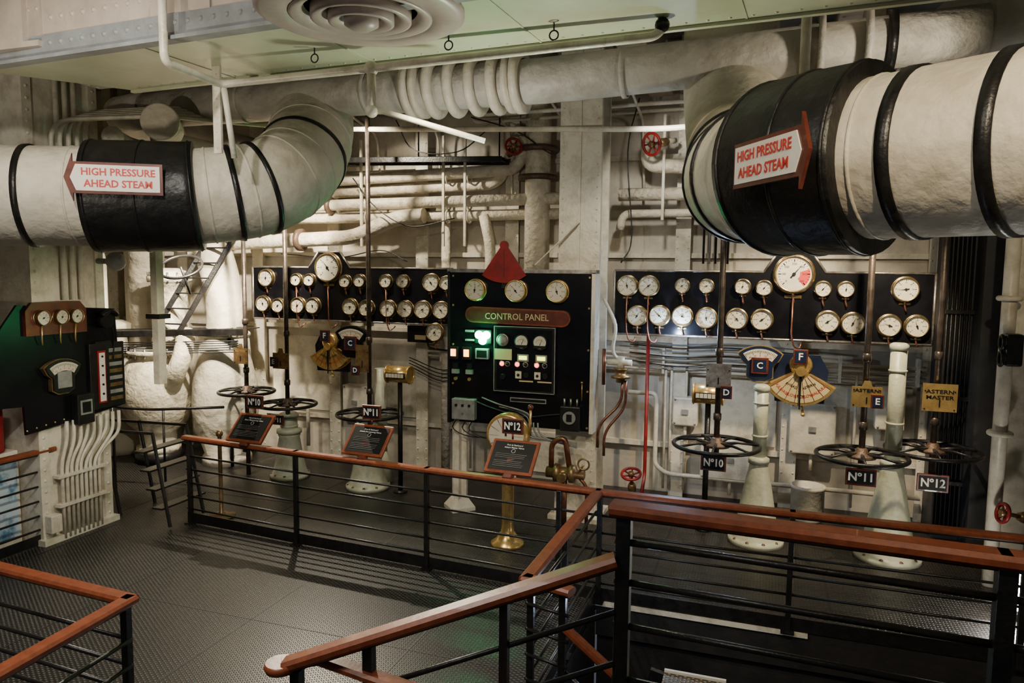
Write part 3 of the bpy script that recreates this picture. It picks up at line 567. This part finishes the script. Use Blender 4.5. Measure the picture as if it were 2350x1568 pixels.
# ------------------------------------------------------------------ background pipework
def pipe(name,pts,r,mat=LAGP,rad=.2,fl=()):
    b=B(name); b.tube(fillet(pts,rad),r,mat,16)
    for p,a in fl: b.lathe([(r,-.03),(r*1.55,-.03),(r*1.55,.03),(r,.03)],p,a,RUST if mat is LAGP else mat,20,cap=False)
    b.done()
pipe('lagged_pipe',[(-7.6,9.0,3.93),(-5.76,9.0,4.0),(-3.0,8.95,4.06),(-2.95,8.95,4.45)],.075)
pipe('lagged_pipe',[(-7.8,9.1,3.80),(-3.33,9.1,3.90),(-3.05,9.1,4.6)],.07)
pipe('lagged_pipe',[(-8.2,8.95,3.62),(-6.19,8.95,3.66),(-2.3,8.95,3.69)],.075,fl=[((-5.75,8.95,3.66),(1,0,0))])
pipe('lagged_pipe',[(-8.2,9.05,3.48),(-4.4,9.05,3.50),(-2.3,9.05,3.51)],.07,fl=[((-4.35,9.05,3.51),(1,0,0))])
pipe('lagged_pipe',[(-8.2,8.9,3.12),(-7.01,8.9,3.16),(-5.36,8.9,3.22),(-4.7,8.9,3.48),(-4.3,8.9,3.5)],.10,fl=[((-6.2,8.9,3.19),(1,0,0))])
pipe('lagged_pipe',[(-3.5,9.0,3.5),(-3.4,9.0,3.1),(-3.42,9.0,2.4)],.07)
pipe('lagged_pipe',[(-1.73,8.9,3.71),(.9,8.9,3.69)],.075); pipe('lagged_pipe',[(-1.73,9.0,3.3),(-1.70,9.0,3.49),(1.6,9.0,3.49)],.05)
pipe('lagged_pipe',[(-1.40,8.9,4.30),(-1.40,8.9,4.04),(-.5,8.9,3.99)],.085,rad=.18)
pipe('vertical_riser_pipe',[(-2.78,9.0,5.6),(-2.78,9.0,2.4)],.16,fl=[((-2.78,9.0,3.95),(0,0,1)),((-2.78,9.0,4.3),(0,0,1))])
pipe('vertical_riser_pipe',[(-4.1,9.15,3.4),(-4.1,9.15,0)],.06)
pipe('overhead_conduit',[(-5.08,8.2,4.52),(-1.11,7.8,4.25),(1.9,7.6,4.3)],.03,WHT)
def rvalve(x,y,z,r,ax=(0,-1,0)):
    b=B('red_valve_wheel'); a=V(ax).normalized(); c=V((x,y,z)); b.torus(c,a,r,.016,RED,28,8)
    A,p,q=fr(ax)
    for k in range(6): t=2*pi*k/6; b.tube([c-a*.02,c-a*.01+(p*math.cos(t)+q*math.sin(t))*r*.5,c+(p*math.cos(t)+q*math.sin(t))*r],[.010]*3,RED,6)
    b.lathe([(.035,-.03),(.035,.02),(.015,.03)],c,a,BRSD,12)
    b.cyl(c,c-a*.14,.018,BRSD); b.lathe([(.035,0),(.05,.04),(.05,.10),(.035,.14)],c-a*.28,a,BRSD,14); b.cyl(c-a*.28,c-a*.42,.03,LAGP); b.done()
rvalve(-3.00,8.7,4.30,.10,(.5,-.8,.2)); rvalve(-1.30,8.5,4.22,.12,(-.5,-.8,-.2)); rvalve(-1.44,8.55,.42,.11,(0,-.4,.9)); rvalve(-3.02,8.5,.55,.09,(0,-.4,.9)); rvalve(2.0,7.3,.75,.08,(-.9,-.3,.2))
b=B('cable_tray'); 
for dy in (0,.28): b.beam((-5.62,8.6+dy,4.22),(-3.12,8.6+dy,4.14),.02,.07,BLKM)
for i in range(16): b.beam((-5.55+.16*i,8.6,4.21-.005*i),(-5.55+.16*i,8.88,4.21-.005*i),.03,.015,BLKM)
for x in (-5.4,-4.3,-3.2): b.cyl((x,8.74,4.2),(x,8.74,5.6),.01,BLKM,n=6)
for k in range(4): b.tube([(-5.6,8.65+.05*k,4.25),(-3.15,8.65+.05*k,4.17)],.015,BLKM,6)
b.done()
b=B('pipe_hangers')
for x in (-6.6,-5.2,-4.0,-3.7):
    b.box(x-.015,x+.015,8.83,8.86,3.1,4.5,WHT)
    for z in (3.49,3.66,4.0): b.torus((x,9.0,z),(1,0,0),.085,.012,WHT,20,6)
for x in (-1.2,-.3): b.box(x-.015,x+.015,8.80,8.83,3.4,4.6,WHT)
b.done()
b=B('overhead_small_conduits')
for k in range(9):
    y=6.95+.24*k; 
    if 7.85<y<8.45: continue
    z=4.62+.09*random.random(); x0=-5+random.random()*2; b.tube(fillet([(x0,y,4.86),(x0,y,z),(x0+2.5+2*random.random(),y,z+.02),(x0+4.8,y+.1,4.86)],.1),.014+.012*random.random(),WHT if k%3 else BLKM,8)
for x in (-5.1,-4.2,-3.2,-2.45,-1.5,-.9,.2,1.1): b.tube(fillet([(x,7.2,4.8),(x,8.3,4.76),(x,9.1,4.6),(x+.02,9.2,3.7)],.15),.016,WHT,8)
for k in range(5): x=-.75+.07*k; b.tube(fillet([(x,6.95,4.7),(x,9.18,4.7),(x,9.18,2.9)],.1),.014,GRYB if k%2 else BLKM,8)
b.done()
b=B('red_riser_pipe'); b.tube(fillet([(-1.35,9.0,2.1),(-1.35,9.0,.30),(-1.35,8.8,.12)],.1),.022,RED,10); b.done()
b=B('wall_conduits')
for i,z in enumerate((1.62,1.68,1.74,1.80)): b.tube(fillet([(-4.4,9.22,z),(-2.3,9.22,z),(-1.6,9.22,z-.02),(1.7,9.22,z-.05)],.1),.018,WHT,8)
for x in (-3.9,-3.75,-1.15,-1.08,-.9,1.0): b.tube([(x,9.2,1.65),(x,9.2,.1)],.016,WHT,8)
for x in (-4.2,-3.0,-1.2,-.2,.8,1.6): b.box(x,x+.03,9.17,9.3,1.55,1.86,WHT)
b.tube(fillet([(-1.6,9.15,1.3),(-1.25,9.15,1.3),(-1.25,9.15,.4),(-1.1,9.15,.3),(1.7,9.15,.3)],.08),.028,WHT,10)
b.tube(fillet([(-6.6,9.15,.9),(-6.3,9.15,.9),(-6.3,9.15,.2)],.08),.028,WHT,10)
for i in range(7): b.tube(catm([(-1.6,9.16,1.95-.05*i),(-1.0,9.14,1.90-.05*i+.03*random.random()),(-.4,9.16,1.95-.05*i),(.6,9.15,1.90-.05*i)],5),.008,BLKM if i%2 else GRYB,6)
for i in range(4): b.tube(catm([(-4.6,9.05,1.6-.04*i),(-4.1,9.05,1.45-.05*i),(-3.7,9.05,1.55-.03*i),(-3.45,9.05,1.4)],5),.007,BLKM,6)
b.done()
for (x,z,w,h) in ((-3.75,1.22,.28,.5),(-5.5,.9,.4,.5),(-.9,1.1,.3,.35),(.55,1.0,.5,.6),(-.35,.55,.7,.5),(1.35,1.3,.3,.5)):
    b=B('wall_junction_box'); b.box(x-w/2,x+w/2,9.12,9.3,z-h/2,z+h/2,WHT,bev=.02)
    b.rivets([(x+sx*(w/2-.03),9.12,z+sz*(h/2-.03)) for sx in (-1,1) for sz in (-1,1)],(0,-1,0),STL,.014); b.box(x-.04,x+.04,9.10,9.12,z-.03,z+.03,GRYB); b.cyl((x,9.2,z-h/2),(x,9.2,z-h/2-.2),.02,WHT); b.done()
b=B('black_terminal_box'); b.box(-4.58,-4.2,8.95,9.12,1.82,2.05,BLKM,bev=.01); b.box(-4.46,-4.3,8.94,8.95,1.86,1.92,TAN); b.tube(catm([(-4.3,9.0,1.85),(-4.25,9.0,1.75),(-3.9,9.05,1.72),(-3.6,9.1,1.75)],5),.012,BLKM,6); b.done()
b=B('floor_bin'); b.lathe([(.17,0),(.18,.02),(.18,.36),(.19,.37),(.19,.40),(.16,.40),(.15,.05)],(.52,8.9,0),(0,0,1),WHT,28); b.done()
b=B('hanging_cables')
for p in ([(-5.3,8.8,4.0),(-4.9,8.7,3.6),(-4.4,8.7,3.35),(-3.8,8.75,3.45)],[(-4.6,8.7,4.7),(-4.3,8.6,4.3),(-3.7,8.6,4.25),(-3.3,8.6,4.5)],[(-1.5,8.8,4.8),(-1.62,8.8,4.2),(-1.55,8.8,3.2),(-1.65,8.7,2.9)],[(-2.4,8.8,4.6),(-2.5,8.8,4.2),(-3.0,8.8,4.5),(-3.6,8.8,4.7)],[(-6.6,9.0,3.0),(-5.6,8.9,2.95),(-5.0,9.0,3.05),(-4.6,9.0,2.9)]):
    b.tube(catm(p,6),.008,BLKM,6)
b.tube(catm([(-1.72,8.1,2.5),(-1.6,8.2,2.2),(-1.62,8.2,1.9),(-1.5,8.3,1.75)],5),.02,WHT,8)
b.done()
b=B('copper_drain_fitting'); 
b.lathe([(.05,0),(.05,.04),(.11,.05),(.11,.075),(.06,.085),(.06,.13),(.08,.14),(.08,.16)],(-1.50,8.05,1.58),(0,0,1),BRSD,24); b.cyl((-1.50,8.05,1.74),(-1.50,8.05,1.86),.04,WHT); b.cyl((-1.65,8.05,1.80),(-1.38,8.05,1.80),.035,WHT)
b.tube(fillet([(-1.48,8.05,1.60),(-1.48,8.05,1.35),(-1.72,7.95,1.10),(-1.72,7.95,.85)],.12),.016,COP,10); b.tube(fillet([(-1.44,8.05,1.60),(-1.44,8.08,1.30),(-1.66,8.0,1.02),(-1.66,8.0,.75)],.12),.016,COP,10)
b.cyl((-1.68,8.0,1.55),(-1.68,8.0,1.95),.02,COP); b.done()
b=B('brass_pump_valve_set')
b.lathe([(.06,-.2),(.06,-.12),(.10,-.11),(.10,-.05),(.07,-.04),(.07,.05),(.10,.06),(.10,.12),(.05,.13),(.05,.22)],(-2.0,7.6,.62),(1,0,0),BRSD,24)
b.tube(fillet([(-2.15,7.6,.66),(-2.15,7.6,.95),(-2.0,7.6,1.02),(-1.95,7.6,.7)],.1),.03,COP,12); b.cyl((-2.0,7.6,.62),(-2.0,7.6,.0),.03,COP); b.tube(fillet([(-1.85,7.6,.6),(-1.75,7.6,.5),(-1.75,7.6,0)],.08),.02,COP,8)
b.torus((-1.78,7.55,.75),(0,-1,0),.06,.01,BRSD,20,6); b.cyl((-1.78,7.55,.75),(-1.85,7.6,.62),.012,BRSD); b.cyl((-2.0,7.6,.6),(-2.0,7.45,.6),.05,BRSD); b.done()
b=B('engine_telegraph_pedestal'); c=(-2.42,6.95)
b.lathe([(.17,0),(.17,.03),(.12,.06),(.10,.10),(.07,.14),(.06,.2),(.06,.85),(.08,.87),(.08,.92),(.05,.94)],(c[0],c[1],0),(0,0,1),BRS,32)
b.lathe([(.20,-.07),(.22,-.05),(.22,.05),(.20,.07)],(c[0],c[1],1.15),(0,-1,0),BRS,40); b.lathe([(.185,0),(.185,.008)],(c[0],c[1]-.07,1.15),(0,-1,0),DIAL,40)
b.M=FM((c[0],c[1]-.08,1.15))
for i in range(12):
    t=2*pi*i/12; b.prism([(.18*math.cos(t)-.003,.18*math.sin(t)),(.18*math.cos(t)+.003,.18*math.sin(t)),(.08*math.cos(t),.08*math.sin(t))],.0,.003,INK)
b.prism([(-.01,0),(.01,0),(0,.15)],.004,.008,INK); b.M=Matrix.Identity(4); b.cyl((c[0]+.23,c[1],1.15),(c[0]+.23,c[1],1.42),.012,BRS); b.ball((c[0]+.23,c[1],1.44),.03,WOODF); b.cyl((c[0],c[1],1.15),(c[0]+.23,c[1],1.15),.015,BRS)
b.done()
b=B('brass_stanchion'); b.lathe([(.15,0),(.15,.02),(.05,.035),(.022,.06),(.022,.92),(.035,.93),(.04,.96),(.02,.99)],(-5.72,6.62,0),(0,0,1),BRSD,28); b.done()
# ------------------------------------------------------------------ machinery in far left alcove
b=B('circulating_pump_vessel')
b.lathe([(.30,0),(.30,.08),(.24,.10),(.26,.3),(.40,.42),(.47,.65),(.49,.9),(.46,1.15),(.38,1.3),(.30,1.36),(.30,1.40),(.40,1.41),(.40,1.47),(.28,1.48)],(-8.25,8.3,.15),(0,0,1),LAGP,36)
b.lathe([(.26,0),(.26,.1),(.24,.12),(.24,.9),(.30,.92),(.30,.98),(.27,.99),(.27,1.04),(.12,1.1)],(-8.1,8.45,1.68),(0,0,1),LAGP,36)
for k in range(14): t=2*pi*k/14; b.cyl((-8.1+.28*math.cos(t),8.45+.28*math.sin(t),2.58),(-8.1+.28*math.cos(t),8.45+.28*math.sin(t),2.72),.014,STL,n=6)
for k in range(16): t=2*pi*k/16; b.cyl((-8.25+.37*math.cos(t),8.3+.37*math.sin(t),1.52),(-8.25+.37*math.cos(t),8.3+.37*math.sin(t),1.66),.016,STL,n=6)
b.tube(catm([(-7.9,8.2,1.1),(-7.7,8.1,1.35),(-7.62,8.15,1.6),(-7.7,8.3,1.9)],6),.13,LAGP,18)
b.lathe([(.32,0),(.32,.15)],(-8.25,8.3,0),(0,0,1),BLKM); b.done()
b=B('lagged_pump_casing')
b.lathe([(.34,0),(.34,.1),(.30,.15),(.40,.45),(.46,.8),(.44,1.15),(.36,1.5),(.34,1.8),(.30,1.85)],(-7.3,8.6,.0),(0,0,1),LAG,36)
b.tube(catm([(-7.3,8.6,1.7),(-7.3,8.65,2.1),(-7.45,8.75,2.6),(-7.65,8.8,3.1)],6),.26,LAG,28)
b.torus((-7.3,8.6,1.85),(0,0,1),.32,.04,LAGP); b.done()
b=B('lagged_pump_casing'); b.lathe([(.3,0),(.3,.1),(.38,.3),(.42,.8),(.36,1.2),(.2,1.35),(.15,1.8),(.22,1.85),(.22,1.95),(.1,2.0)],(-9.2,8.5,0),(0,0,1),LAG,32); b.done()
b=B('vertical_insulated_duct'); b.lathe([(.28,0),(.28,3.5),(.32,3.52),(.32,3.6),(.28,3.62),(.28,5.5)],(-9.0,8.9,.1),(0,0,1),LAG,32); b.done()
b=B('gas_cylinder'); b.lathe([(.12,0),(.13,.03),(.13,1.0),(.11,1.1),(.05,1.18),(.04,1.25),(.06,1.27),(.06,1.33),(.02,1.36)],(-8.85,7.9,1.87),(0,0,1),WHT,24); b.done()
b=B('alcove_catwalk'); b.beam((-9.6,7.75,1.82),(-6.75,8.35,1.92),.05,.10,BLKM); b.beam((-9.6,8.05,1.82),(-6.9,8.6,1.92),.05,.10,BLKM)
for i in range(18): t=i/17; p=V((-9.6,7.75,1.86)).lerp(V((-6.75,8.35,1.96)),t); b.beam(p,p+V((0,.3,0)),.05,.015,BLKM)
b.cyl((-9.3,7.9,1.86),(-9.3,7.9,0),.03,BLKM); b.cyl((-7.05,8.4,1.9),(-7.05,8.4,0),.03,BLKM)
for k in range(6): b.tube([(-9.5,7.7,1.70-.03*k),(-6.8,8.28,1.80-.03*k)],.009,BLKM,6)
b.done()
b=B('inclined_ladder'); 
for dx in (0,.42): b.beam((-8.1+dx,8.15,1.9),(-7.35+dx,8.75,3.6),.03,.07,BLKM)
for i in range(8): t=(i+.5)/8; p=V((-8.1,8.15,1.9)).lerp(V((-7.35,8.75,3.6)),t); b.beam(p,p+V((.42,0,0)),.06,.02,BLKM)
b.torus((-7.1,7.6,2.80),(.2,-.5,.8),.26,.018,BLKM); b.cyl((-7.1,7.6,2.80),(-7.1,7.75,2.45),.015,BLKM); b.done()
b=B('hanging_bracket'); b.box(-6.15,-6.07,6.15,6.25,1.55,3.1,WHT); b.box(-6.2,-6.02,6.12,6.28,2.25,2.3,BLKM); b.done()
b=B('access_steps')
for y in (6.25,6.75):
    b.beam((-7.5,y,.95),(-6.3,y,.98),.03,.03,BLKM); b.beam((-6.3,y,.98),(-5.95,y-.15,.02),.03,.04,BLKM); b.beam((-7.0,y,.98),(-6.8,y,.0),.03,.04,BLKM); b.beam((-7.4,y,.98),(-7.4,y,0),.03,.03,BLKM)
for i in range(4): z=.2+.2*i; x=-6.0-.075*i; b.beam((x-.12,6.1,z),(x-.12,6.75,z),.14,.02,BLKM)
b.done()
b=B('perimeter_guard_rail'); b.tube(fillet([(-8.8,7.4,1.15),(-7.9,7.2,1.0),(-7.4,7.3,.98),(-6.4,7.5,1.05)],.2),.018,BLKM,8)
for p in ((-7.9,7.2,1.0),(-7.2,7.33,.98)): b.cyl(p,(p[0],p[1],0),.015,BLKM,n=8)
b.done()
# ------------------------------------------------------------------ railings
def railing(name,pts,zt,posts,bars,toe=None,r=.011,pr=.021,w=.095,h=.045,z0=0):
    b=B(name)
    for i in range(len(pts)-1):
        p=V((*pts[i],0));q=V((*pts[i+1],0)); d=(q-p).normalized()*.02
        up=V((0,0,zt))
        b.beam(p+up-d,q+up+d,w,h,WOOD,.3); b.beam(p+V((0,0,zt-h/2-.008)),q+V((0,0,zt-h/2-.008)),.04,.014,BLKM)
        for z in bars: b.cyl(p+V((0,0,z)),q+V((0,0,z)),r,BLKM,n=10)
        if toe: b.beam(p+V((0,0,z0+toe/2+.01)),q+V((0,0,z0+toe/2+.01)),.012,toe,BLKM,.1)
    for x,y in posts: b.box(x-pr,x+pr,y-pr,y+pr,z0,zt-h/2,BLKM,bev=.004); b.box(x-.05,x+.05,y-.05,y+.05,z0,z0+.012,BLKM)
    return b
A=[(-5.93,6.34),(-4.42,6.20),(-2.92,6.10),(-1.28,5.99),(.25,5.98),(2.4,5.98)]
b=railing('guard_railing',A,.95,[(-5.88,6.33),(-4.42,6.19),(-2.92,6.09),(-1.62,5.99),(-1.26,5.97),(.25,5.97),(1.8,5.97)],(.16,.30,.45,.60,.75),.11); b.done()
b=railing('guard_railing',[(-1.28,5.93),(-1.30,4.1),(-1.02,4.02)],.95,[(-1.30,5.0),(-1.28,4.12),(-1.06,4.04)],(.16,.32,.48,.64,.80),.10); b.done()
b=railing('guard_railing',[(-.62,3.30),(.9,3.22),(2.4,3.14)],1.715,[(-.58,3.30),(.91,3.22),(2.3,3.14)],(.90,1.16,1.37,1.56),None,r=.016,pr=.034,w=.125,h=.06,z0=.72)
b.beam((-.58,3.3,.72),(-.58,3.3,-1.7),.06,.06,BLKM); b.done()
b=railing('guard_railing',[(-4.95,3.16),(-3.29,3.06),(-3.16,1.2)],.95,[(-4.6,3.15),(-3.31,3.05),(-3.18,1.7)],(.14,.28,.42,.57,.72,),None,r=.013,pr=.022); b.done()
b=railing('guard_railing',[(-6.80,3.6),(-6.80,5.45)],.95,[(-6.80,5.36),(-6.80,4.0)],(.16,.30,.45,.60,.75),.10); b.done()
b=B('stair_flight')
p,q=V((-.61,3.27,1.48)),V((-2.12,2.86,.90)); b.beam(p,q,.105,.055,WOOD,.3); b.beam(p-V((0,0,.035)),q-V((0,0,.035)),.045,.014,BLKM)
b.lathe([(.07,-.02),(.078,0),(.07,.022)],(-2.14,2.85,.895),(0,0,1),WOOD,24)
b.beam((-2.14,2.86,.90),(-1.98,2.99,.90),.09,.045,WOOD,.3); b.beam((-2.0,2.97,.90),(-.95,2.92,.80),.09,.045,WOOD,.3)
for k,dz in enumerate((.25,.5,.72)): b.cyl(p-V((0,0,dz)),q-V((0,0,dz)),.014,BLKM,n=10)
b.box(-2.09,-2.04,2.85,2.90,0,.88,BLKM); b.box(-1.75,-1.70,2.945,2.99,0,1.02,BLKM); b.box(-1.12,-1.08,3.11,3.15,0,1.26,BLKM)
for i in range(4): b.box(-2.05+.36*i,-1.68+.36*i,1.9,2.8,.14+.16*i,.17+.16*i,MESHT)
b.beam((-2.2,2.82,.05),(-.62,2.82,.70),.02,.2,BLKM); b.done()
b=B('pit_stair_flight')
for i in range(3): b.box(-.5+.4*i,-.14+.4*i,3.55,4.35,.36-.08*i,.385-.08*i,MESHT); b.box(-.5+.4*i,-.14+.4*i,4.35,4.37,.34-.08*i,.40-.08*i,SIGNW)
b.beam((-1.06,4.05,.72),(-.2,4.0,.10),.07,.045,WOOD,.3); b.cyl((-1.06,4.05,.45),(-.3,4.0,-.1),.014,BLKM)
b.beam((-.6,4.37,.30),(1.2,4.37,-.05),.03,.18,BLKM); b.beam((-.6,3.53,.30),(1.2,3.53,-.05),.03,.18,BLKM); b.tube([(-1.25,3.7,.35),(-.62,3.34,.62)],.016,BLKM,8)
b.cyl((1.1,4.3,-.05),(1.1,4.3,-1.7),.03,BLKM); b.cyl((-.4,4.3,.25),(-.4,4.3,-1.7),.03,BLKM); b.done()
# ------------------------------------------------------------------ lecterns
def lectern(x0,y,lines,num,sx):
    b=B('information_lectern'); w=.455; X=V((1,-.05,0)).normalized(); Y=V((0,.70,.71)).normalized()
    o=V((x0+w/2,y+.14,1.135)); b.M=FM(o,X,(Y-X*Y.dot(X)).normalized())
    b.box(-w/2,w/2,-.175,.175,-.03,0,WOOD,bev=.008); b.box(-w/2+.03,w/2-.03,-.145,.145,0,.004,INK)
    for i,t in enumerate(lines): b.text(t,0,.112-i*.026,.006,.022,WTXT,bold=.01)
    b.torus((0,.052,.006),(0,0,1),.018,.0016,WTXT,20,5); 
    for i in range(8):
        ww=.15-.02*random.random(); 
        if i in(3,): continue
        b.box(-.16,-.16+ww*2.0,.018-i*.018,.0205-i*.018,.004,.0055,GRYB)
    b.M=Matrix.Identity(4); b.beam((o.x,o.y-.12,.96),(o.x,o.y,1.10),.10,.06,WOODF); b.cyl((o.x,o.y+.02,1.1),(o.x,o.y-.10,.9),.02,BLKM); b.done()
    nosign(num,x0+w/2+sx,y+.30,1.375,.205,.145,stem=.05)
lectern(-5.28,6.17,['Port & Starboard','Ahead Manoeuvring Valves'],'10',-.06)
lectern(-3.87,6.13,['Port & Starboard','Astern Manoeuvring Valves'],'11',-.04)
lectern(-2.34,6.03,['Port & Starboard','Astern Master Valves'],'12',-.05)
b=B('starter_cabinet'); b.box(2.25,2.7,6.6,7.2,.95,1.9,BLKM,bev=.02); b.box(2.235,2.25,6.7,7.1,1.1,1.7,GRYB); b.box(2.3,2.65,6.7,7.1,0,.95,BLKM); b.done()
b=B('wall_telephone'); b.box(1.95,2.08,7.35,7.48,2.02,2.3,BLKM,bev=.02); b.torus((1.93,7.42,2.22),(-1,0,0),.06,.015,BLKM); b.torus((1.93,7.42,2.08),(-1,0,0),.06,.015,BLKM); b.done()
b=B('floodlight'); b.box(1.96,2.2,6.80,6.95,.0,.06,BLKM); b.box(1.92,2.22,6.82,6.94,.06,.52,BLKM,bev=.02); b.box(1.93,2.20,6.80,6.82,.09,.49,GLW); b.done()
# ------------------------------------------------------------------ lights
S=2.5
def spot(name,loc,tgt,e,col,ang=60,size=.06,blend=.6):
    l=bpy.data.lights.new(name,'SPOT'); l.energy=e*S; l.color=col; l.spot_size=math.radians(ang); l.spot_blend=blend; l.shadow_soft_size=size
    o=bpy.data.objects.new(name,l); o.location=loc; o.rotation_euler=(V(tgt)-V(loc)).to_track_quat('-Z','Y').to_euler(); bpy.context.collection.objects.link(o)
def point(name,loc,e,col,size=.05):
    l=bpy.data.lights.new(name,'POINT'); l.energy=e; l.color=col; l.shadow_soft_size=size
    o=bpy.data.objects.new(name,l); o.location=loc; bpy.context.collection.objects.link(o)
W=(1,.82,.56); WW=(1,.88,.68); CO=(.55,.72,1); NW=(1,.94,.84)
spot('spotlight_alcove',(-5.4,7.3,4.2),(-7.2,9.0,2.9),620,WW,75)
spot('spotlight_alcove_low',(-6.6,7.3,3.3),(-8.2,8.4,.9),330,WW,85)
spot('spotlight_bulkhead_left',(-4.9,7.6,4.6),(-4.4,9.2,2.9),150,WW,95)
spot('spotlight_bulkhead_right',(.9,6.9,3.9),(.2,9.3,.6),250,W,78)
spot('spotlight_bulkhead_mid',(-1.1,7.2,4.3),(-.7,9.3,3.0),45,NW,95)
spot('spotlight_right_pipe',(.9,1.2,4.7),(.9,3.9,3.3),160,W,70)
spot('spotlight_left_pipe',(-3.0,2.0,4.6),(-5.2,4.8,3.3),100,NW,55)
spot('fill_left_column',(-4.2,5.0,2.4),(-6.8,5.75,1.2),55,WW,75)  # added fill to brighten the column, no fixture here
spot('spotlight_walkway',(-3.2,2.4,4.6),(-2.9,4.2,0),125,NW,75)
spot('spotlight_shadows',(-5.6,8.2,3.9),(-3.6,4.4,0),520,WW,60,.03)
spot('spotlight_panel',(-2.0,4.2,4.1),(-2.8,7.9,1.4),80,WW,70)
spot('fill_duct_underside',(-1.5,5.3,2.9),(-1.6,4.2,4.6),48,(.95,1,.76),125)  # added light, lifts the dim duct underside
spot('fill_main_pipe',(-2.3,5.3,3.4),(-2.2,6.3,4.5),20,NW,130)  # added light between duct and pipe, brightens the bellows
spot('fill_main_pipe_right',(1.1,5.4,4.1),(.3,6.3,4.5),18,WW,120)  # added light, keeps the pipe's right end from going dark
spot('uplight_beam',(-4.8,2.2,3.0),(-4.6,4.0,5.0),50,WW,100)
point('board_glint_fill',(-.93,8.22,2.10),34,CO,.03)  # added point light, stands in for a spotlight's reflection on the board
point('pit_cool_lamp',(-1.0,4.9,.5),10,CO); point('green_indicator_glow',(-3.0,7.62,2.05),9,(.03,1,.4),.04)
point('floodlight_lamp',(1.85,6.70,.35),16,NW,.06)
w=bpy.data.worlds.new('World'); bpy.context.scene.world=w; w.use_nodes=True; w.node_tree.nodes['Background'].inputs[0].default_value=(.55,.62,.75,1); w.node_tree.nodes['Background'].inputs[1].default_value=.12
l=bpy.data.lights.new('overhead_fill_area','AREA'); l.energy=110; l.color=(1,.93,.82); l.size=3; l.size_y=.4; l.shape='RECTANGLE'; o=bpy.data.objects.new('overhead_fill_area',l); o.location=(-2.8,.6,5.3); o.rotation_euler=(math.radians(30),0,0); bpy.context.collection.objects.link(o)  # added warm overhead fill, not a fitted ceiling lamp
# ------------------------------------------------------------------ camera
yaw=math.radians(19); p=math.radians(5.5); ro=math.radians(.6)
fh=V((-math.sin(yaw),math.cos(yaw),0)); r=V((math.cos(yaw),math.sin(yaw),0)); fw=fh*math.cos(p)+V((0,0,-math.sin(p))); up=fh*math.sin(p)+V((0,0,math.cos(p)))
R=r*math.cos(ro)+up*math.sin(ro); U=up*math.cos(ro)-r*math.sin(ro); Bk=-fw
cd=bpy.data.cameras.new('camera'); cd.sensor_width=36; cd.lens=36*1700/2350; cd.clip_start=.05
cam=bpy.data.objects.new('camera',cd); cam.matrix_world=Matrix(((R.x,U.x,Bk.x,0),(R.y,U.y,Bk.y,0),(R.z,U.z,Bk.z,2.8),(0,0,0,1))); bpy.context.collection.objects.link(cam); bpy.context.scene.camera=cam
